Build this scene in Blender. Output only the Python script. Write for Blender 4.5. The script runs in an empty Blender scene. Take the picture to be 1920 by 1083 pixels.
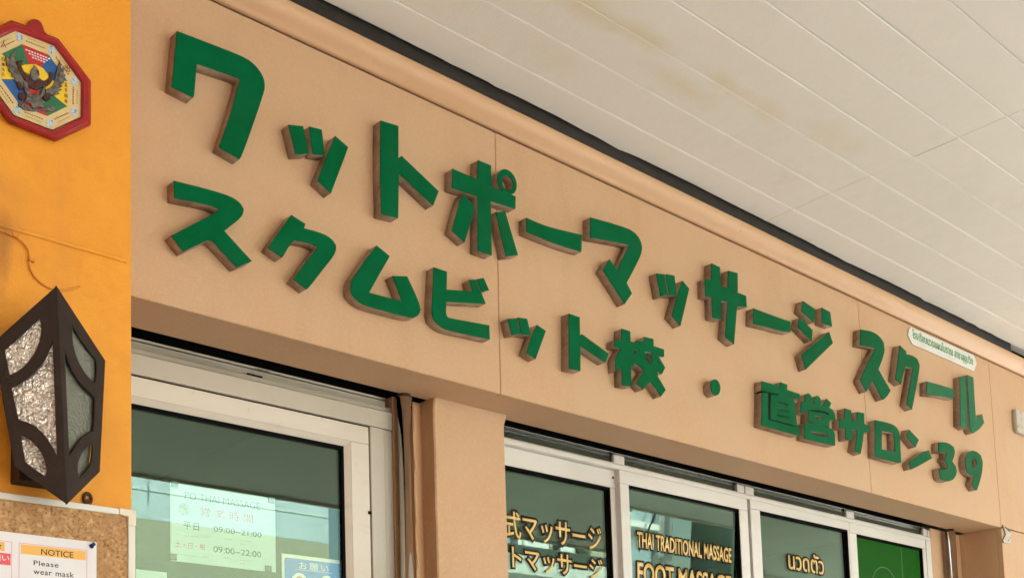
import bpy, bmesh, math, random
from mathutils import Vector, Matrix
random.seed(7)
sc = bpy.context.scene
COL = sc.collection

# ------------------------------------------------------------------ camera, sky, sun, exposure
F_PX, CX, CY = 2268.394, 960.0, 1255.112
EYE = Vector((-1.16536, -2.432879, 1.6))
R_X = Vector((0.73234937, -0.68019733, -0.03155937))    # camera right
R_D = Vector((0.04190231, 0.0912778, -0.9949435))       # camera down
R_F = Vector((0.67963857, 0.72732383, 0.09534908))      # camera forward
cd = bpy.data.cameras.new('camera'); cam = bpy.data.objects.new('camera', cd); COL.objects.link(cam)
cam.matrix_world = Matrix(((R_X.x, -R_D.x, -R_F.x, EYE.x), (R_X.y, -R_D.y, -R_F.y, EYE.y), (R_X.z, -R_D.z, -R_F.z, EYE.z), (0, 0, 0, 1)))
cd.sensor_width = 36; cd.sensor_fit = 'HORIZONTAL'; cd.lens = 36 * F_PX / 1920
cd.shift_x = 0; cd.shift_y = (CY - 541.5) / 1920
cd.clip_start = 0.05; cd.clip_end = 600
sc.camera = cam
SUN_DIR = Vector((0.42, 0.60, 0.75)).normalized()
w = bpy.data.worlds.new('World'); sc.world = w; w.use_nodes = True
nt = w.node_tree; bg = nt.nodes['Background']
sky = nt.nodes.new('ShaderNodeTexSky'); sky.sky_type = 'NISHITA'; sky.sun_disc = False
sky.sun_elevation = math.asin(SUN_DIR.z); sky.sun_rotation = math.atan2(SUN_DIR.x, SUN_DIR.y)
sky.air_density = 1.5; sky.dust_density = 3.0
nt.links.new(sky.outputs[0], bg.inputs[0]); bg.inputs[1].default_value = 0.13
sl = bpy.data.lights.new('sun', 'SUN'); sun = bpy.data.objects.new('sun', sl); COL.objects.link(sun)
sl.energy = 5.0; sl.angle = math.radians(0.53); sl.color = (1.0, 0.975, 0.94)
sun.rotation_euler = (-SUN_DIR).to_track_quat('-Z', 'Y').to_euler(); sun.location = (4, -6, 12)
sc.view_settings.view_transform = 'Standard'; sc.view_settings.look = 'None'
sc.view_settings.gamma = 1; sc.view_settings.use_curve_mapping = False
sc.view_settings.exposure = 2.43
sc.render.engine = 'CYCLES'
cy = sc.cycles
cy.max_bounces = 10; cy.diffuse_bounces = 6; cy.glossy_bounces = 4; cy.transmission_bounces = 4; cy.transparent_max_bounces = 12
cy.use_denoising = True; cy.caustics_reflective = False; cy.caustics_refractive = False
cy.sample_clamp_indirect = 12

# ------------------------------------------------------------------ where a sight line meets a plane of the place
def ray(x, y):
    return R_X * ((x - CX) / F_PX) + R_D * ((y - CY) / F_PX) + R_F
def W(x, y, Y=0.0):
    r = ray(x, y); return EYE + r * ((Y - EYE.y) / r.y)
def Wp(x, y, pt, n):
    r = ray(x, y); return EYE + r * ((pt - EYE).dot(n) / r.dot(n))
def ZP(x0, y0, s, pts):
    return [(x0 + a / s, y0 + b / s) for a, b in pts]

# ------------------------------------------------------------------ materials
def mat(name, col, rough=0.6, metal=0.0, var=None, bump=None, blobs=(), spec=0.5, coat=0.0, bump2=None, extra=None):
    """var=(scale, colour2, lo, hi, stretch) noise mix; bump=(scale, height_m, detail); blobs=[(centre, radii, colour, amount)]"""
    m = bpy.data.materials.new(name); m.use_nodes = True
    t = m.node_tree; N = t.nodes; L = t.links; b = N['Principled BSDF']
    b.inputs['Roughness'].default_value = rough; b.inputs['Metallic'].default_value = metal
    b.inputs['Specular IOR Level'].default_value = spec
    if coat: b.inputs['Coat Weight'].default_value = coat; b.inputs['Coat Roughness'].default_value = 0.12
    geo = N.new('ShaderNodeNewGeometry'); pos = geo.outputs['Position']
    rgb = N.new('ShaderNodeRGB'); rgb.outputs[0].default_value = (*col, 1); cur = rgb.outputs[0]
    vs = [var] if var and not isinstance(var, list) else (var or [])
    def mixc(fac, c2, cur):
        mx = N.new('ShaderNodeMix'); mx.data_type = 'RGBA'
        L.new(fac, mx.inputs[0]); L.new(cur, mx.inputs[6]); mx.inputs[7].default_value = (*c2, 1)
        return mx.outputs[2]
    for v in vs:
        scl, c2, lo, hi = v[:4]; st = v[4] if len(v) > 4 else (1, 1, 1)
        mp = N.new('ShaderNodeMapping'); mp.inputs['Scale'].default_value = st; L.new(pos, mp.inputs[0])
        nz = N.new('ShaderNodeTexNoise'); nz.inputs['Scale'].default_value = scl; nz.inputs['Detail'].default_value = 6
        nz.inputs['Roughness'].default_value = 0.6
        L.new(mp.outputs[0], nz.inputs[0])
        mr = N.new('ShaderNodeMapRange'); mr.inputs['From Min'].default_value = lo; mr.inputs['From Max'].default_value = hi
        mr.clamp = True; L.new(nz.outputs[0], mr.inputs[0]); cur = mixc(mr.outputs[0], c2, cur)
    for (c, rad, c2, amt) in blobs:
        mp = N.new('ShaderNodeVectorMath'); mp.operation = 'SUBTRACT'; L.new(pos, mp.inputs[0]); mp.inputs[1].default_value = c
        nz = N.new('ShaderNodeTexNoise'); nz.inputs['Scale'].default_value = 9; nz.inputs['Detail'].default_value = 5; L.new(pos, nz.inputs[0])
        d = N.new('ShaderNodeVectorMath'); d.operation = 'DIVIDE'; L.new(mp.outputs[0], d.inputs[0]); d.inputs[1].default_value = rad
        ln = N.new('ShaderNodeVectorMath'); ln.operation = 'LENGTH'; L.new(d.outputs[0], ln.inputs[0])
        ad = N.new('ShaderNodeMath'); ad.operation = 'MULTIPLY_ADD'; L.new(nz.outputs[0], ad.inputs[0]); ad.inputs[1].default_value = 1.6; L.new(ln.outputs['Value'], ad.inputs[2])
        mr = N.new('ShaderNodeMapRange'); mr.inputs['From Min'].default_value = 1.9; mr.inputs['From Max'].default_value = 0.9
        mr.inputs['To Max'].default_value = amt; L.new(ad.outputs[0], mr.inputs[0]); cur = mixc(mr.outputs[0], c2, cur)
    L.new(cur, b.inputs['Base Color'])
    nrm = None
    for bp in (bump, bump2):
        if not bp: continue
        nz = N.new('ShaderNodeTexNoise'); nz.inputs['Scale'].default_value = bp[0]; nz.inputs['Detail'].default_value = bp[2] if len(bp) > 2 else 4
        L.new(pos, nz.inputs[0])
        bm_ = N.new('ShaderNodeBump'); bm_.inputs['Strength'].default_value = 1; bm_.inputs['Distance'].default_value = bp[1]
        L.new(nz.outputs[0], bm_.inputs['Height'])
        if nrm: L.new(nrm, bm_.inputs['Normal'])
        nrm = bm_.outputs[0]
    if nrm: L.new(nrm, b.inputs['Normal'])
    return m

PEACH = (0.57, 0.375, 0.228)
M = {}
M['peach'] = mat('peach wall paint', PEACH, 0.62, var=[(2.2, (0.57, 0.345, 0.19), .42, .72), (260, (0.52, 0.32, 0.18), .5, .8), (3, (0.50, 0.31, 0.175), .56, .82, (1.6, 1, .35)), (34, (0.50, 0.31, .18), .66, .80), (130, (0.62, 0.40, .25), .52, .70)], bump=(420, .0012, 3), bump2=(5, .006, 3))
M['peach_trim'] = mat('peach gloss trim paint', (0.60, 0.375, 0.215), 0.42, var=[(6, (0.55, 0.325, 0.17), .45, .75, (.15, 1, 1))], bump=(300, .0003), bump2=(14, .003, 2))
M['orange'] = mat('orange wall paint', (0.83, 0.35, 0.022), 0.6,
    var=[(3.5, (0.74, 0.285, 0.016), .42, .72), (11, (0.76, 0.30, 0.02), .55, .75), (300, (0.72, 0.27, 0.015), .5, .8), (7, (0.70, 0.28, 0.03), .60, .8, (1, 1, .2))], bump=(380, .0010, 3), bump2=(12, .004, 3),
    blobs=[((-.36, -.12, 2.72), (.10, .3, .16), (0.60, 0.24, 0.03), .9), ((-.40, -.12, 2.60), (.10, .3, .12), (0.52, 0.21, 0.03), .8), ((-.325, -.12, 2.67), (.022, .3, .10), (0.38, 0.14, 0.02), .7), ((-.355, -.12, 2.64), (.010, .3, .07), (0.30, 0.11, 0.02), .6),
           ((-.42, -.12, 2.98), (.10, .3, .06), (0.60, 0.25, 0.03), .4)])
M['green'] = mat('green acrylic', (0.000, 0.116, 0.042), 0.34, var=[(9, (0.000, 0.092, 0.026), .4, .7), (60, (0.003, 0.125, 0.045), .58, .75), (5, (0.006, 0.118, 0.046), .52, .78), (170, (.012, .14, .06), .66, .74)], spec=.05, bump=(30, .0002, 2))
M['green_old'] = mat('faded green acrylic', (0.002, 0.125, 0.048), 0.42, var=[(14, (0.006, 0.15, 0.065), .45, .7)], spec=.15)
M['return'] = mat('brown letter return', (0.33, 0.235, 0.165), 0.45, metal=.1, var=[(24, (0.20, 0.13, 0.085), .45, .68), (90, (0.42, 0.31, .23), .55, .75)], bump=(60, .0015, 3))
cb = [(W(px, py, 0), r, a) for px, py, r, a in ()]
def ceilpt(x, y, z=3.575):
    r = ray(x, y); return EYE + r * ((z - EYE.z) / r.z)
stain = (0.72, 0.645, 0.45)
M['ceiling'] = mat('cream ceiling paint', (0.815, 0.80, 0.76), 0.55,
    var=[(1.6, (0.79, 0.78, 0.73), .4, .7), (220, (0.77, .755, .70), .5, .8), (5, (0.76, 0.72, 0.62), .60, .80)], bump=(300, .0007), bump2=(6, .004, 2),
    blobs=[(ceilpt(1090, 8), (.16, .06, .3), stain, .65), (ceilpt(1195, 62), (.16, .045, .3), stain, .75), (ceilpt(1285, 165), (.20, .05, .3), stain, .5),
           (ceilpt(1350, 150), (.12, .04, .3), stain, .55), (ceilpt(1430, 205), (.16, .05, .3), stain, .45), (ceilpt(1560, 255), (.18, .06, .3), stain, .35), (ceilpt(1040, 110), (.14, .07, .3), stain, .25)])
M['batten'] = mat('dark brown batten', (0.018, 0.014, 0.011), 0.7, var=[(18, (0.012, 0.009, .007), .4, .7)], bump=(60, .001))
M['void'] = mat('black gap', (0.004, 0.004, 0.003), 0.9, spec=.1)
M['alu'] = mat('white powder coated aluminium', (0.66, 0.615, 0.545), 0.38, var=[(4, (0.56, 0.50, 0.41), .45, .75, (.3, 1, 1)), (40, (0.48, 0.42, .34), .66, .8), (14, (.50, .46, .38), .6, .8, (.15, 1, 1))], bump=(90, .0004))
M['alu_shade'] = mat('shaded white aluminium', (0.50, 0.465, 0.40), 0.36, var=[(4, (0.42, 0.385, 0.32), .45, .7, (.3, 1, 1)), (30, (.36, .33, .27), .64, .8)], bump=(90, .0004))  # darker copy of the white aluminium, soffit shade put into the colour
M['alu_win'] = mat('white window aluminium', (0.68, 0.665, 0.64), 0.36, var=[(5, (0.58, 0.56, 0.53), .45, .75, (.3, 1, 1)), (45, (0.52, 0.48, .42), .68, .82)], bump=(90, .0004))
M['alu_grey'] = mat('grey aluminium', (0.42, 0.40, 0.35), 0.32, metal=.35, var=[(10, (0.30, 0.29, .25), .45, .7, (.2, 1, 1))])
M['steel'] = mat('polished stainless steel', (0.66, 0.63, 0.58), 0.05, metal=1.0)
M['gasket'] = mat('black rubber gasket', (0.004, 0.004, 0.004), 0.85, spec=.08)
M['lantern'] = mat('dark brown painted metal', (0.024, 0.013, 0.009), 0.6, var=[(30, (0.032, 0.018, .012), .5, .7), (200, (.017, .010, .007), .5, .7), (26, (.05, .03, .018), .68, .78)], spec=.25, bump=(350, .0005))
M['cork'] = mat('cork sheet', (0.46, 0.26, 0.11), 0.85, var=[(150, (0.26, 0.13, 0.05), .50, .62), (70, (0.62, 0.39, 0.19), .52, .66), (12, (0.40, 0.215, 0.09), .5, .7), (100, (.13, .055, .02), .635, .70), (45, (.15, .065, .025), .66, .72, (1, 1, .3))], bump=(130, .003, 5))
M['cream_plastic'] = mat('cream plastic', (0.72, 0.66, 0.52), 0.45, var=[(20, (.6, .53, .4), .55, .75)])
M['white_metal'] = mat('white painted metal', (0.70, 0.68, 0.62), 0.35, var=[(12, (.55, .50, .42), .5, .75, (.3, 1, 1))])
M['paper'] = mat('white paper', (0.76, 0.74, 0.76), 0.5, var=[(8, (.70, .69, .72), .4, .7)], bump=(14, .002, 2))
M['ink'] = mat('black ink', (0.018, 0.017, 0.018), 0.6)
M['pink'] = mat('pink ink', (0.72, 0.23, 0.40), 0.6)
M['amber'] = mat('amber ink', (0.83, 0.46, 0.10), 0.6)
M['redband'] = mat('red ink', (0.72, 0.10, 0.12), 0.6)
M['whiteink'] = mat('white ink', (0.8, 0.8, 0.82), 0.6)
M['blue'] = mat('blue ink', (0.02, 0.13, 0.62), 0.45)
M['darkred'] = mat('oxblood moulded plastic', (0.33, 0.008, 0.012), 0.34, var=[(30, (.25, .006, .01), .45, .7)], bump=(50, .001), spec=.5)
M['talisman_cream'] = mat('cream print', (0.66, 0.52, 0.27), 0.42, var=[(60, (.58, .47, .2), .5, .7)])
M['t_red'] = mat('red print', (0.50, 0.018, 0.025), 0.4, var=[(80, (.40, .03, .03), .5, .7)])
M['t_blue'] = mat('blue print', (0.012, 0.10, 0.33), 0.4, var=[(70, (.03, .12, .28), .5, .7)])
M['t_green'] = mat('green print', (0.015, 0.15, 0.065), 0.4, var=[(70, (.05, .17, .10), .5, .7)])
M['t_yellow'] = mat('yellow print', (0.80, 0.55, 0.02), 0.4)
M['t_grey'] = mat('pewter grey figure', (0.16, 0.15, 0.135), 0.4, metal=.3, var=[(110, (.06, .05, .045), .45, .62), (160, (.40, .36, .28), .66, .76)], bump=(160, .003, 3))
M['t_maroon'] = mat('maroon figure', (0.05, 0.006, 0.008), 0.4, var=[(120, (.05, .008, .01), .5, .7)], bump=(140, .002))
M['t_pale'] = mat('pale blue print', (0.50, 0.60, 0.68), 0.4, var=[(220, (.10, .2, .42), .52, .6)])
M['t_brownink'] = mat('red brown print', (0.22, 0.03, 0.012), 0.5)
M['t_gold'] = mat('gold print', (0.45, 0.38, 0.08), 0.5)
M['gold'] = mat('gold vinyl lettering', (0.74, 0.49, 0.13), 0.42, var=[(16, (0.80, 0.58, 0.23), .4, .7)])
M['black_vinyl'] = mat('black vinyl outline', (0.012, 0.009, 0.006), 0.5)
M['rust'] = mat('rusty steel', (0.085, 0.035, 0.018), 0.75, metal=.2, var=[(90, (.20, .08, .04), .5, .65)], bump=(160, .003))
M['plate'] = mat('white sign plate', (0.68, 0.69, 0.66), 0.4, var=[(14, (.60, .60, .56), .5, .75)])
M['thai_green'] = mat('pale green lettering', (0.05, 0.30, 0.10), 0.5, var=[(60, (.14, .42, .2), .45, .6)])
M['box'] = mat('weathered white box', (0.50, 0.46, 0.38), 0.5, var=[(30, (.36, .31, .24), .5, .7)])
M['cable'] = mat('orange painted cable', (0.66, 0.27, 0.03), 0.55, var=[(60, (.45, .17, .03), .5, .7)])
M['pin'] = mat('blue pin plastic', (0.012, 0.04, 0.14), 0.2, coat=.5)
M['sheet'] = mat('pale plastic sheet', (0.44, 0.60, 0.61), 0.3, var=[(6, (.38, .53, .54), .45, .7)])
M['sheet_edge'] = mat('milky sheet edge', (0.66, 0.72, 0.70), 0.35)
M['redink2'] = mat('crimson ink', (0.50, 0.03, 0.08), 0.5)
M['greyink'] = mat('grey ink', (0.14, 0.20, 0.20), 0.5)
M['tealink'] = mat('green ink', (0.05, 0.22, 0.12), 0.5)
M['green_film'] = mat('emerald window film', (0.007, 0.088, 0.003), 0.6, spec=.08, var=[(2, (.005, .066, .002), .4, .7)])
M['film_line'] = mat('pale green film line', (0.012, 0.125, 0.012), 0.4)
M['skin'] = mat('drawn skin', (0.48, 0.27, 0.15), 0.5)
M['interior'] = mat('interior wall paint', (0.24, 0.35, 0.23), 0.8, var=[(2, (.19, .29, .18), .4, .7)])
M['interior_dark'] = mat('interior dark paint', (0.05, 0.06, 0.045), 0.8)
M['ground'] = mat('pale concrete ground', (0.49, 0.48, 0.46), 0.85, var=[(1.2, (.42, .41, .39), .4, .7), (25, (.32, .28, .24), .55, .75)], bump=(30, .004))
M['asphalt'] = mat('worn concrete road', (0.39, 0.385, 0.37), 0.9, var=[(60, (.32, .31, .28), .45, .65)], bump=(90, .006))
M['facade_blue'] = mat('pale blue facade paint', (0.60, 0.70, 0.78), 0.8, var=[(3, (.48, .57, .64), .45, .75), (9, (.46, .50, .50), .62, .8, (1, 1, .3))], bump=(20, .01))
M['facade_beige'] = mat('beige facade render', (0.44, 0.43, 0.34), 0.85, var=[(3, (.46, .44, .33), .45, .75)], bump=(20, .01))
M['facade_grey'] = mat('stained grey facade', (0.72, 0.75, 0.72), 0.85, var=[(5, (.45, .48, .45), .45, .75), (14, (.25, .28, .26), .6, .8, (1, 1, .3))])
M['facade_white'] = mat('white window trim', (0.88, 0.88, 0.88), 0.6)
M['dark'] = mat('dark facade', (0.05, 0.06, 0.05), 0.7)
M['farglass'] = mat('far window glass', (0.40, 0.50, 0.55), 0.3)
M['shade_green'] = mat('shaded grey green paint', (0.16, 0.20, 0.16), 0.8, var=[(1, (.12, .16, .12), .4, .7)])  # dark base colour stands in for shade on a pale wall

def glass_mat(name, tint, boost=1.0):
    m = bpy.data.materials.new(name); m.use_nodes = True
    t = m.node_tree; N = t.nodes; L = t.links; N.clear()
    out = N.new('ShaderNodeOutputMaterial'); mx = N.new('ShaderNodeMixShader')
    tr = N.new('ShaderNodeBsdfTransparent'); tr.inputs[0].default_value = (*tint, 1)
    gl = N.new('ShaderNodeBsdfGlossy'); gl.inputs['Roughness'].default_value = 0.0; gl.inputs[0].default_value = (.74, .97, .80, 1)
    geo = N.new('ShaderNodeNewGeometry'); dt = N.new('ShaderNodeVectorMath'); dt.operation = 'DOT_PRODUCT'
    L.new(geo.outputs['Incoming'], dt.inputs[0]); L.new(geo.outputs['Normal'], dt.inputs[1])
    def mth(op, a, b_=None):
        n_ = N.new('ShaderNodeMath'); n_.operation = op; n_.use_clamp = op == 'MULTIPLY_ADD'
        if isinstance(a, float): n_.inputs[0].default_value = a
        else: L.new(a, n_.inputs[0])
        if b_ is not None:
            if isinstance(b_, (int, float)): n_.inputs[1].default_value = b_
            else: L.new(b_, n_.inputs[1])
        return n_
    ab = mth('ABSOLUTE', dt.outputs['Value']); om = mth('SUBTRACT', 1.0, ab.outputs[0]); p5 = mth('POWER', om.outputs[0], 5)
    ml = mth('MULTIPLY_ADD', p5.outputs[0], 0.50); ml.inputs[2].default_value = 0.045 * boost      # Schlick, both faces alike
    L.new(ml.outputs[0], mx.inputs[0]); L.new(tr.outputs[0], mx.inputs[1]); L.new(gl.outputs[0], mx.inputs[2])
    L.new(mx.outputs[0], out.inputs[0]); return m
M['glass'] = glass_mat('green tinted glass', (0.92, 0.972, 0.925), 1.5)
def pattern_glass(name, col, scale, dist, rough, metal):
    m = mat(name, col, rough, metal=metal)
    t = m.node_tree; N = t.nodes; L = t.links; b = N['Principled BSDF']
    geo = N.new('ShaderNodeNewGeometry')
    vo = N.new('ShaderNodeTexNoise'); vo.inputs['Scale'].default_value = scale; vo.inputs['Detail'].default_value = 1.5; vo.inputs['Distortion'].default_value = 1.2
    L.new(geo.outputs['Position'], vo.inputs[0])
    bm_ = N.new('ShaderNodeBump'); bm_.inputs['Distance'].default_value = dist; L.new(vo.outputs[0], bm_.inputs['Height']); L.new(bm_.outputs[0], b.inputs['Normal'])
    b.inputs['Emission Strength'].default_value = 0
    return m
M['lamp_glass'] = pattern_glass('hammered glass', (0.68, 0.64, 0.58), 88, .0095, 0.17, 0.6)  # bright colour carries the light reflected by the left panel
M['lamp_glass_dull'] = pattern_glass('shaded hammered glass', (0.15, 0.155, 0.125), 85, .004, 0.42, 0.15)  # same glass, darkened for the panel that reflects less light

# ------------------------------------------------------------------ object helpers
def tag(o, label=None, cat=None, group=None, kind=None):
    if label: o['label'] = label
    if cat: o['category'] = cat
    if group: o['group'] = group
    if kind: o['kind'] = kind
    return o
def empty(name, loc, label=None, cat=None, group=None, kind=None):
    o = bpy.data.objects.new(name, None); COL.objects.link(o); o.location = loc; o.empty_display_size = .05
    return tag(o, label, cat, group, kind)
def origin_of(o):
    p = Vector((0, 0, 0))
    while o is not None: p = p + Vector(o.location); o = o.parent
    return p
def link(name, me, m, parent=None, loc=None):
    """me has world coordinates; the origin goes to loc"""
    loc = Vector(loc) if loc is not None else (origin_of(parent) if parent else Vector((0, 0, 0)))
    me.transform(Matrix.Translation(-loc))
    o = bpy.data.objects.new(name, me); COL.objects.link(o)
    if m is not None: me.materials.clear(); me.materials.append(m)
    if parent: o.parent = parent; o.location = loc - origin_of(parent)
    else: o.location = loc
    return o
def bmesh_mesh(bm, name='mesh'):
    bmesh.ops.recalc_face_normals(bm, faces=bm.faces)
    me = bpy.data.meshes.new(name); bm.to_mesh(me); bm.free(); return me
def box_bm(bm, x0, x1, y0, y1, z0, z1):
    vs = [bm.verts.new((x, y, z)) for x in (x0, x1) for y in (y0, y1) for z in (z0, z1)]
    for f in ((0, 1, 3, 2), (4, 6, 7, 5), (0, 4, 5, 1), (2, 3, 7, 6), (0, 2, 6, 4), (1, 5, 7, 3)):
        bm.faces.new([vs[i] for i in f])
def box(name, m, x0, x1, y0, y1, z0, z1, parent=None, bev=.0015, seg=1):
    bm = bmesh.new(); box_bm(bm, x0, x1, y0, y1, z0, z1)
    if bev: bmesh.ops.bevel(bm, geom=list(bm.edges), offset=bev, segments=seg, affect='EDGES', profile=.5)
    return link(name, bmesh_mesh(bm, name), m, parent)
def boxes(name, m, lst, parent=None, bev=.0015):
    bm = bmesh.new()
    for b in lst: box_bm(bm, *b)
    if bev: bmesh.ops.bevel(bm, geom=list(bm.edges), offset=bev, segments=1, affect='EDGES')
    return link(name, bmesh_mesh(bm, name), m, parent)
def cyl_mesh(p0, p1, r0, r1=None, seg=24, cap=True):
    r1 = r0 if r1 is None else r1
    p0, p1 = Vector(p0), Vector(p1); d = (p1 - p0).normalized(); q = d.to_track_quat('Z', 'Y').to_matrix()
    bm = bmesh.new(); A = []; B_ = []
    for i in range(seg):
        a = 2 * math.pi * i / seg; v = q @ Vector((math.cos(a), math.sin(a), 0))
        A.append(bm.verts.new(p0 + v * r0)); B_.append(bm.verts.new(p1 + v * r1))
    for i in range(seg):
        f = bm.faces.new((A[i], A[(i + 1) % seg], B_[(i + 1) % seg], B_[i])); f.smooth = True
    if cap: bm.faces.new(A); bm.faces.new(B_)
    return bmesh_mesh(bm)
def tube(name, m, pts, r, parent=None, seg=8):
    cu = bpy.data.curves.new(name, 'CURVE'); cu.dimensions = '3D'; cu.bevel_depth = r; cu.bevel_resolution = 2; cu.use_fill_caps = True
    sp = cu.splines.new('POLY'); sp.points.add(len(pts) - 1)
    for i, p in enumerate(pts): sp.points[i].co = (*p, 1)
    return link(name, curve_mesh(cu), m, parent)
def curve_mesh(cu):
    o = bpy.data.objects.new('tmp', cu); COL.objects.link(o)
    bpy.context.view_layer.update()
    dg = bpy.context.evaluated_depsgraph_get()
    me = bpy.data.meshes.new_from_object(o.evaluated_get(dg))
    bpy.data.objects.remove(o); bpy.data.curves.remove(cu); return me
def smooth(pts, n=1, keep=28):
    """rounds only the wide-angle corners of an outline"""
    for _ in range(n):
        out = []; k = len(pts)
        for i in range(k):
            a, b, c = Vector(pts[i - 1]), Vector(pts[i]), Vector(pts[(i + 1) % k])
            u, v = (b - a), (c - b)
            ang = math.degrees(abs(u.angle(v))) if u.length > 1e-9 and v.length > 1e-9 else 0
            if 3 < ang < keep: out += [tuple(b - u * .25), tuple(b + v * .25)]
            else: out.append(tuple(b))
        pts = out
    return pts
def plate_mesh(loops, thick, bev=.0006):
    """loops: 2D outlines (first outer, rest holes) -> solid from z=0 (front) to z=-thick, facing +z"""
    cu = bpy.data.curves.new('plate', 'CURVE'); cu.dimensions = '2D'; cu.fill_mode = 'BOTH'
    cu.extrude = thick / 2 - bev; cu.bevel_depth = bev; cu.bevel_resolution = 0; cu.offset = -bev
    for lp in loops:
        sp = cu.splines.new('POLY'); sp.points.add(len(lp) - 1); sp.use_cyclic_u = True
        for i, p in enumerate(lp): sp.points[i].co = (p[0], p[1], 0, 1)
    me = curve_mesh(cu); me.transform(Matrix.Translation((0, 0, -thick / 2))); return me
def wall_frame(Y):      # local (x, y, z) -> world (X, Z, -Y)
    return Matrix(((1, 0, 0, 0), (0, 0, -1, Y), (0, 1, 0, 0), (0, 0, 0, 1)))
def px_plate(name, m, loops, Y, thick, parent=None, bev=.0006, rnd=0, loc=None):
    """outlines given as sight points, standing in the plane Y, thickness going into the wall"""
    L2 = [smooth([(lambda v: (v.x, v.z))(W(x, y, Y)) for x, y in lp], rnd) for lp in loops]
    me = plate_mesh(L2, thick, bev); me.transform(wall_frame(Y))
    return link(name, me, m, parent, loc)
def wplate(name, m, loops, Y, thick, parent=None, bev=.0004):
    me = plate_mesh(loops, thick, bev); me.transform(wall_frame(Y)); return link(name, me, m, parent)
def text_mesh(s, offset=0.0, extrude=.0004, spacing=1.0):
    cu = bpy.data.curves.new('text', 'FONT'); cu.body = s; cu.size = 1; cu.offset = offset; cu.extrude = 0; cu.resolution_u = 6; cu.space_character = spacing
    return curve_mesh(cu)
def text(name, m, s, pl, pr, pt, Y, parent=None, bold=0.0, thick=.0006, spacing=1.0, ref=None):
    """ink box: lower-left pl, lower-right pr, upper-left pt (sight points on plane Y). Returns the object."""
    base = text_mesh(ref or s, 0, spacing=spacing); xs = [v.co.x for v in base.vertices]; ys = [v.co.y for v in base.vertices]
    bx0, bx1, by0, by1 = min(xs), max(xs), min(ys), max(ys)
    bpy.data.meshes.remove(base)
    me = text_mesh(s, bold, spacing=spacing)
    A, B_, C_ = W(*pl, Y), W(*pr, Y), W(*pt, Y)
    sx = (B_.x - A.x) / (bx1 - bx0); sy = (C_.z - A.z) / (by1 - by0)
    for v in me.vertices:
        v.co = Vector((A.x + (v.co.x - bx0) * sx, Y, A.z + (v.co.y - by0) * sy))
    bm = bmesh.new(); bm.from_mesh(me)
    bmesh.ops.remove_doubles(bm, verts=bm.verts, dist=1e-6)
    r = bmesh.ops.extrude_face_region(bm, geom=list(bm.faces))
    for g in r['geom']:
        if isinstance(g, bmesh.types.BMVert): g.co.y -= thick
    bm2 = bmesh_mesh(bm, name); bpy.data.meshes.remove(me)
    return link(name, bm2, m, parent)

# ------------------------------------------------------------------ ground, street and the far side (seen mirrored in the panes), plus unseen light blockers
ZC = 3.575           # canopy height
CAN = -3.95          # canopy edge
g = box('ground', M['ground'], -60, 80, -60, 40, -.6, 0, bev=0); tag(g, kind='structure')
wk = box('walkway', mat('pale floor tiles', (0.65, 0.64, 0.61), .5, var=[(2, (.57, .56, .53), .4, .7)]), -6, 18, -4.3, -.3, -.05, .006, bev=0); tag(wk, kind='structure')
r_ = box('road', M['asphalt'], -60, 80, -8.4, -5.6, -.05, .004, bev=0); tag(r_, kind='structure')
def facade_a():
    t = empty('pale_building', (4, -9, 0), 'pale blue building with beige lower wall mirrored in the door glass', 'building')
    box('upper_wall', M['facade_blue'], .5, 7.0, -12, -8.998, 4.5505, 9.5, t, bev=0)
    box('lower_wall', M['facade_beige'], .5, 7.0, -12, -9.0, 0, 4.55, t, bev=0)
    for zz in (4.86,): box('joint_strip', M['facade_grey'], .5, 7.0, -9.02, -8.989, zz, zz + .006, t, bev=0)
    tube('wire', M['facade_grey'], [(4.70, -8.985, 4.72), (4.72, -8.985, 5.6)], .005, t)
facade_a()
def facade_b():
    t = empty('grey_building', (12, -9, 0), 'stained grey building with white window posts mirrored in the window panes', 'building')
    box('wall', M['facade_grey'], 9.7, 13.5, -12, -9.25, 0, 9.0, t, bev=.02)
    box('balcony_slab', M['facade_grey'], 9.7, 12.0, -9.25, -8.8, 4.45, 4.72, t, bev=.01)
    box('gutter', M['dark'], 9.7, 12.2, -9.25, -8.95, 4.76, 4.90, t, bev=.02)
    box('window_pane', M['farglass'], 9.8, 10.2, -9.25, -9.2, 4.9, 6.4, t)
    for x in (10.25, 10.36): box('window_post', M['facade_white'], x, x + .07, -9.25, -9.1, 4.9, 6.4, t)
    for x0, x1 in ((10.5, 10.92), (11.12, 11.45)): box('shutter_panel', M['facade_white'], x0, x1, -9.25, -9.17, 4.92, 6.4, t)
    tube('downpipe', M['dark'], [(11.03, -9.12, 0), (11.03, -9.12, 7)], .05, t)
    box('pilaster', M['facade_beige'], 11.6, 11.95, -9.25, -9.0, 0, 8, t, bev=.02)
    box('window_pane', M['farglass'], 12.35, 12.95, -9.25, -9.2, 4.68, 5.6, t)
    box('window_post', M['facade_white'], 12.98, 13.10, -9.25, -9.1, 4.2, 5.7, t)
    box('window_post', M['facade_white'], 13.22, 13.30, -9.25, -9.1, 3.0, 5.7, t)
    box('window_rail', M['facade_white'], 12.3, 12.977, -9.25, -9.1, 4.58, 4.675, t)
    box('window_pane', M['farglass'], 12.35, 12.95, -9.25, -9.2, 3.0, 4.4, t)
    tube('cable', M['void'], [(12.4, -9.0, 4.2), (13.05, -9.0, 5.3)], .012, t)
    tube('cable', M['void'], [(11.15, -8.98, 5.6), (11.4, -8.98, 4.5)], .012, t)
facade_b()
t = empty('brown_light_block', (-8, -8, 0), 'dark brown unseen block added across the street on the left to cut the light', 'building')  # unseen mass, added to block light from the left and front-left
box('wall', M['lantern'], -16, -1.5, -12, -6.2, 0, 8, t, bev=.02)
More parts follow.
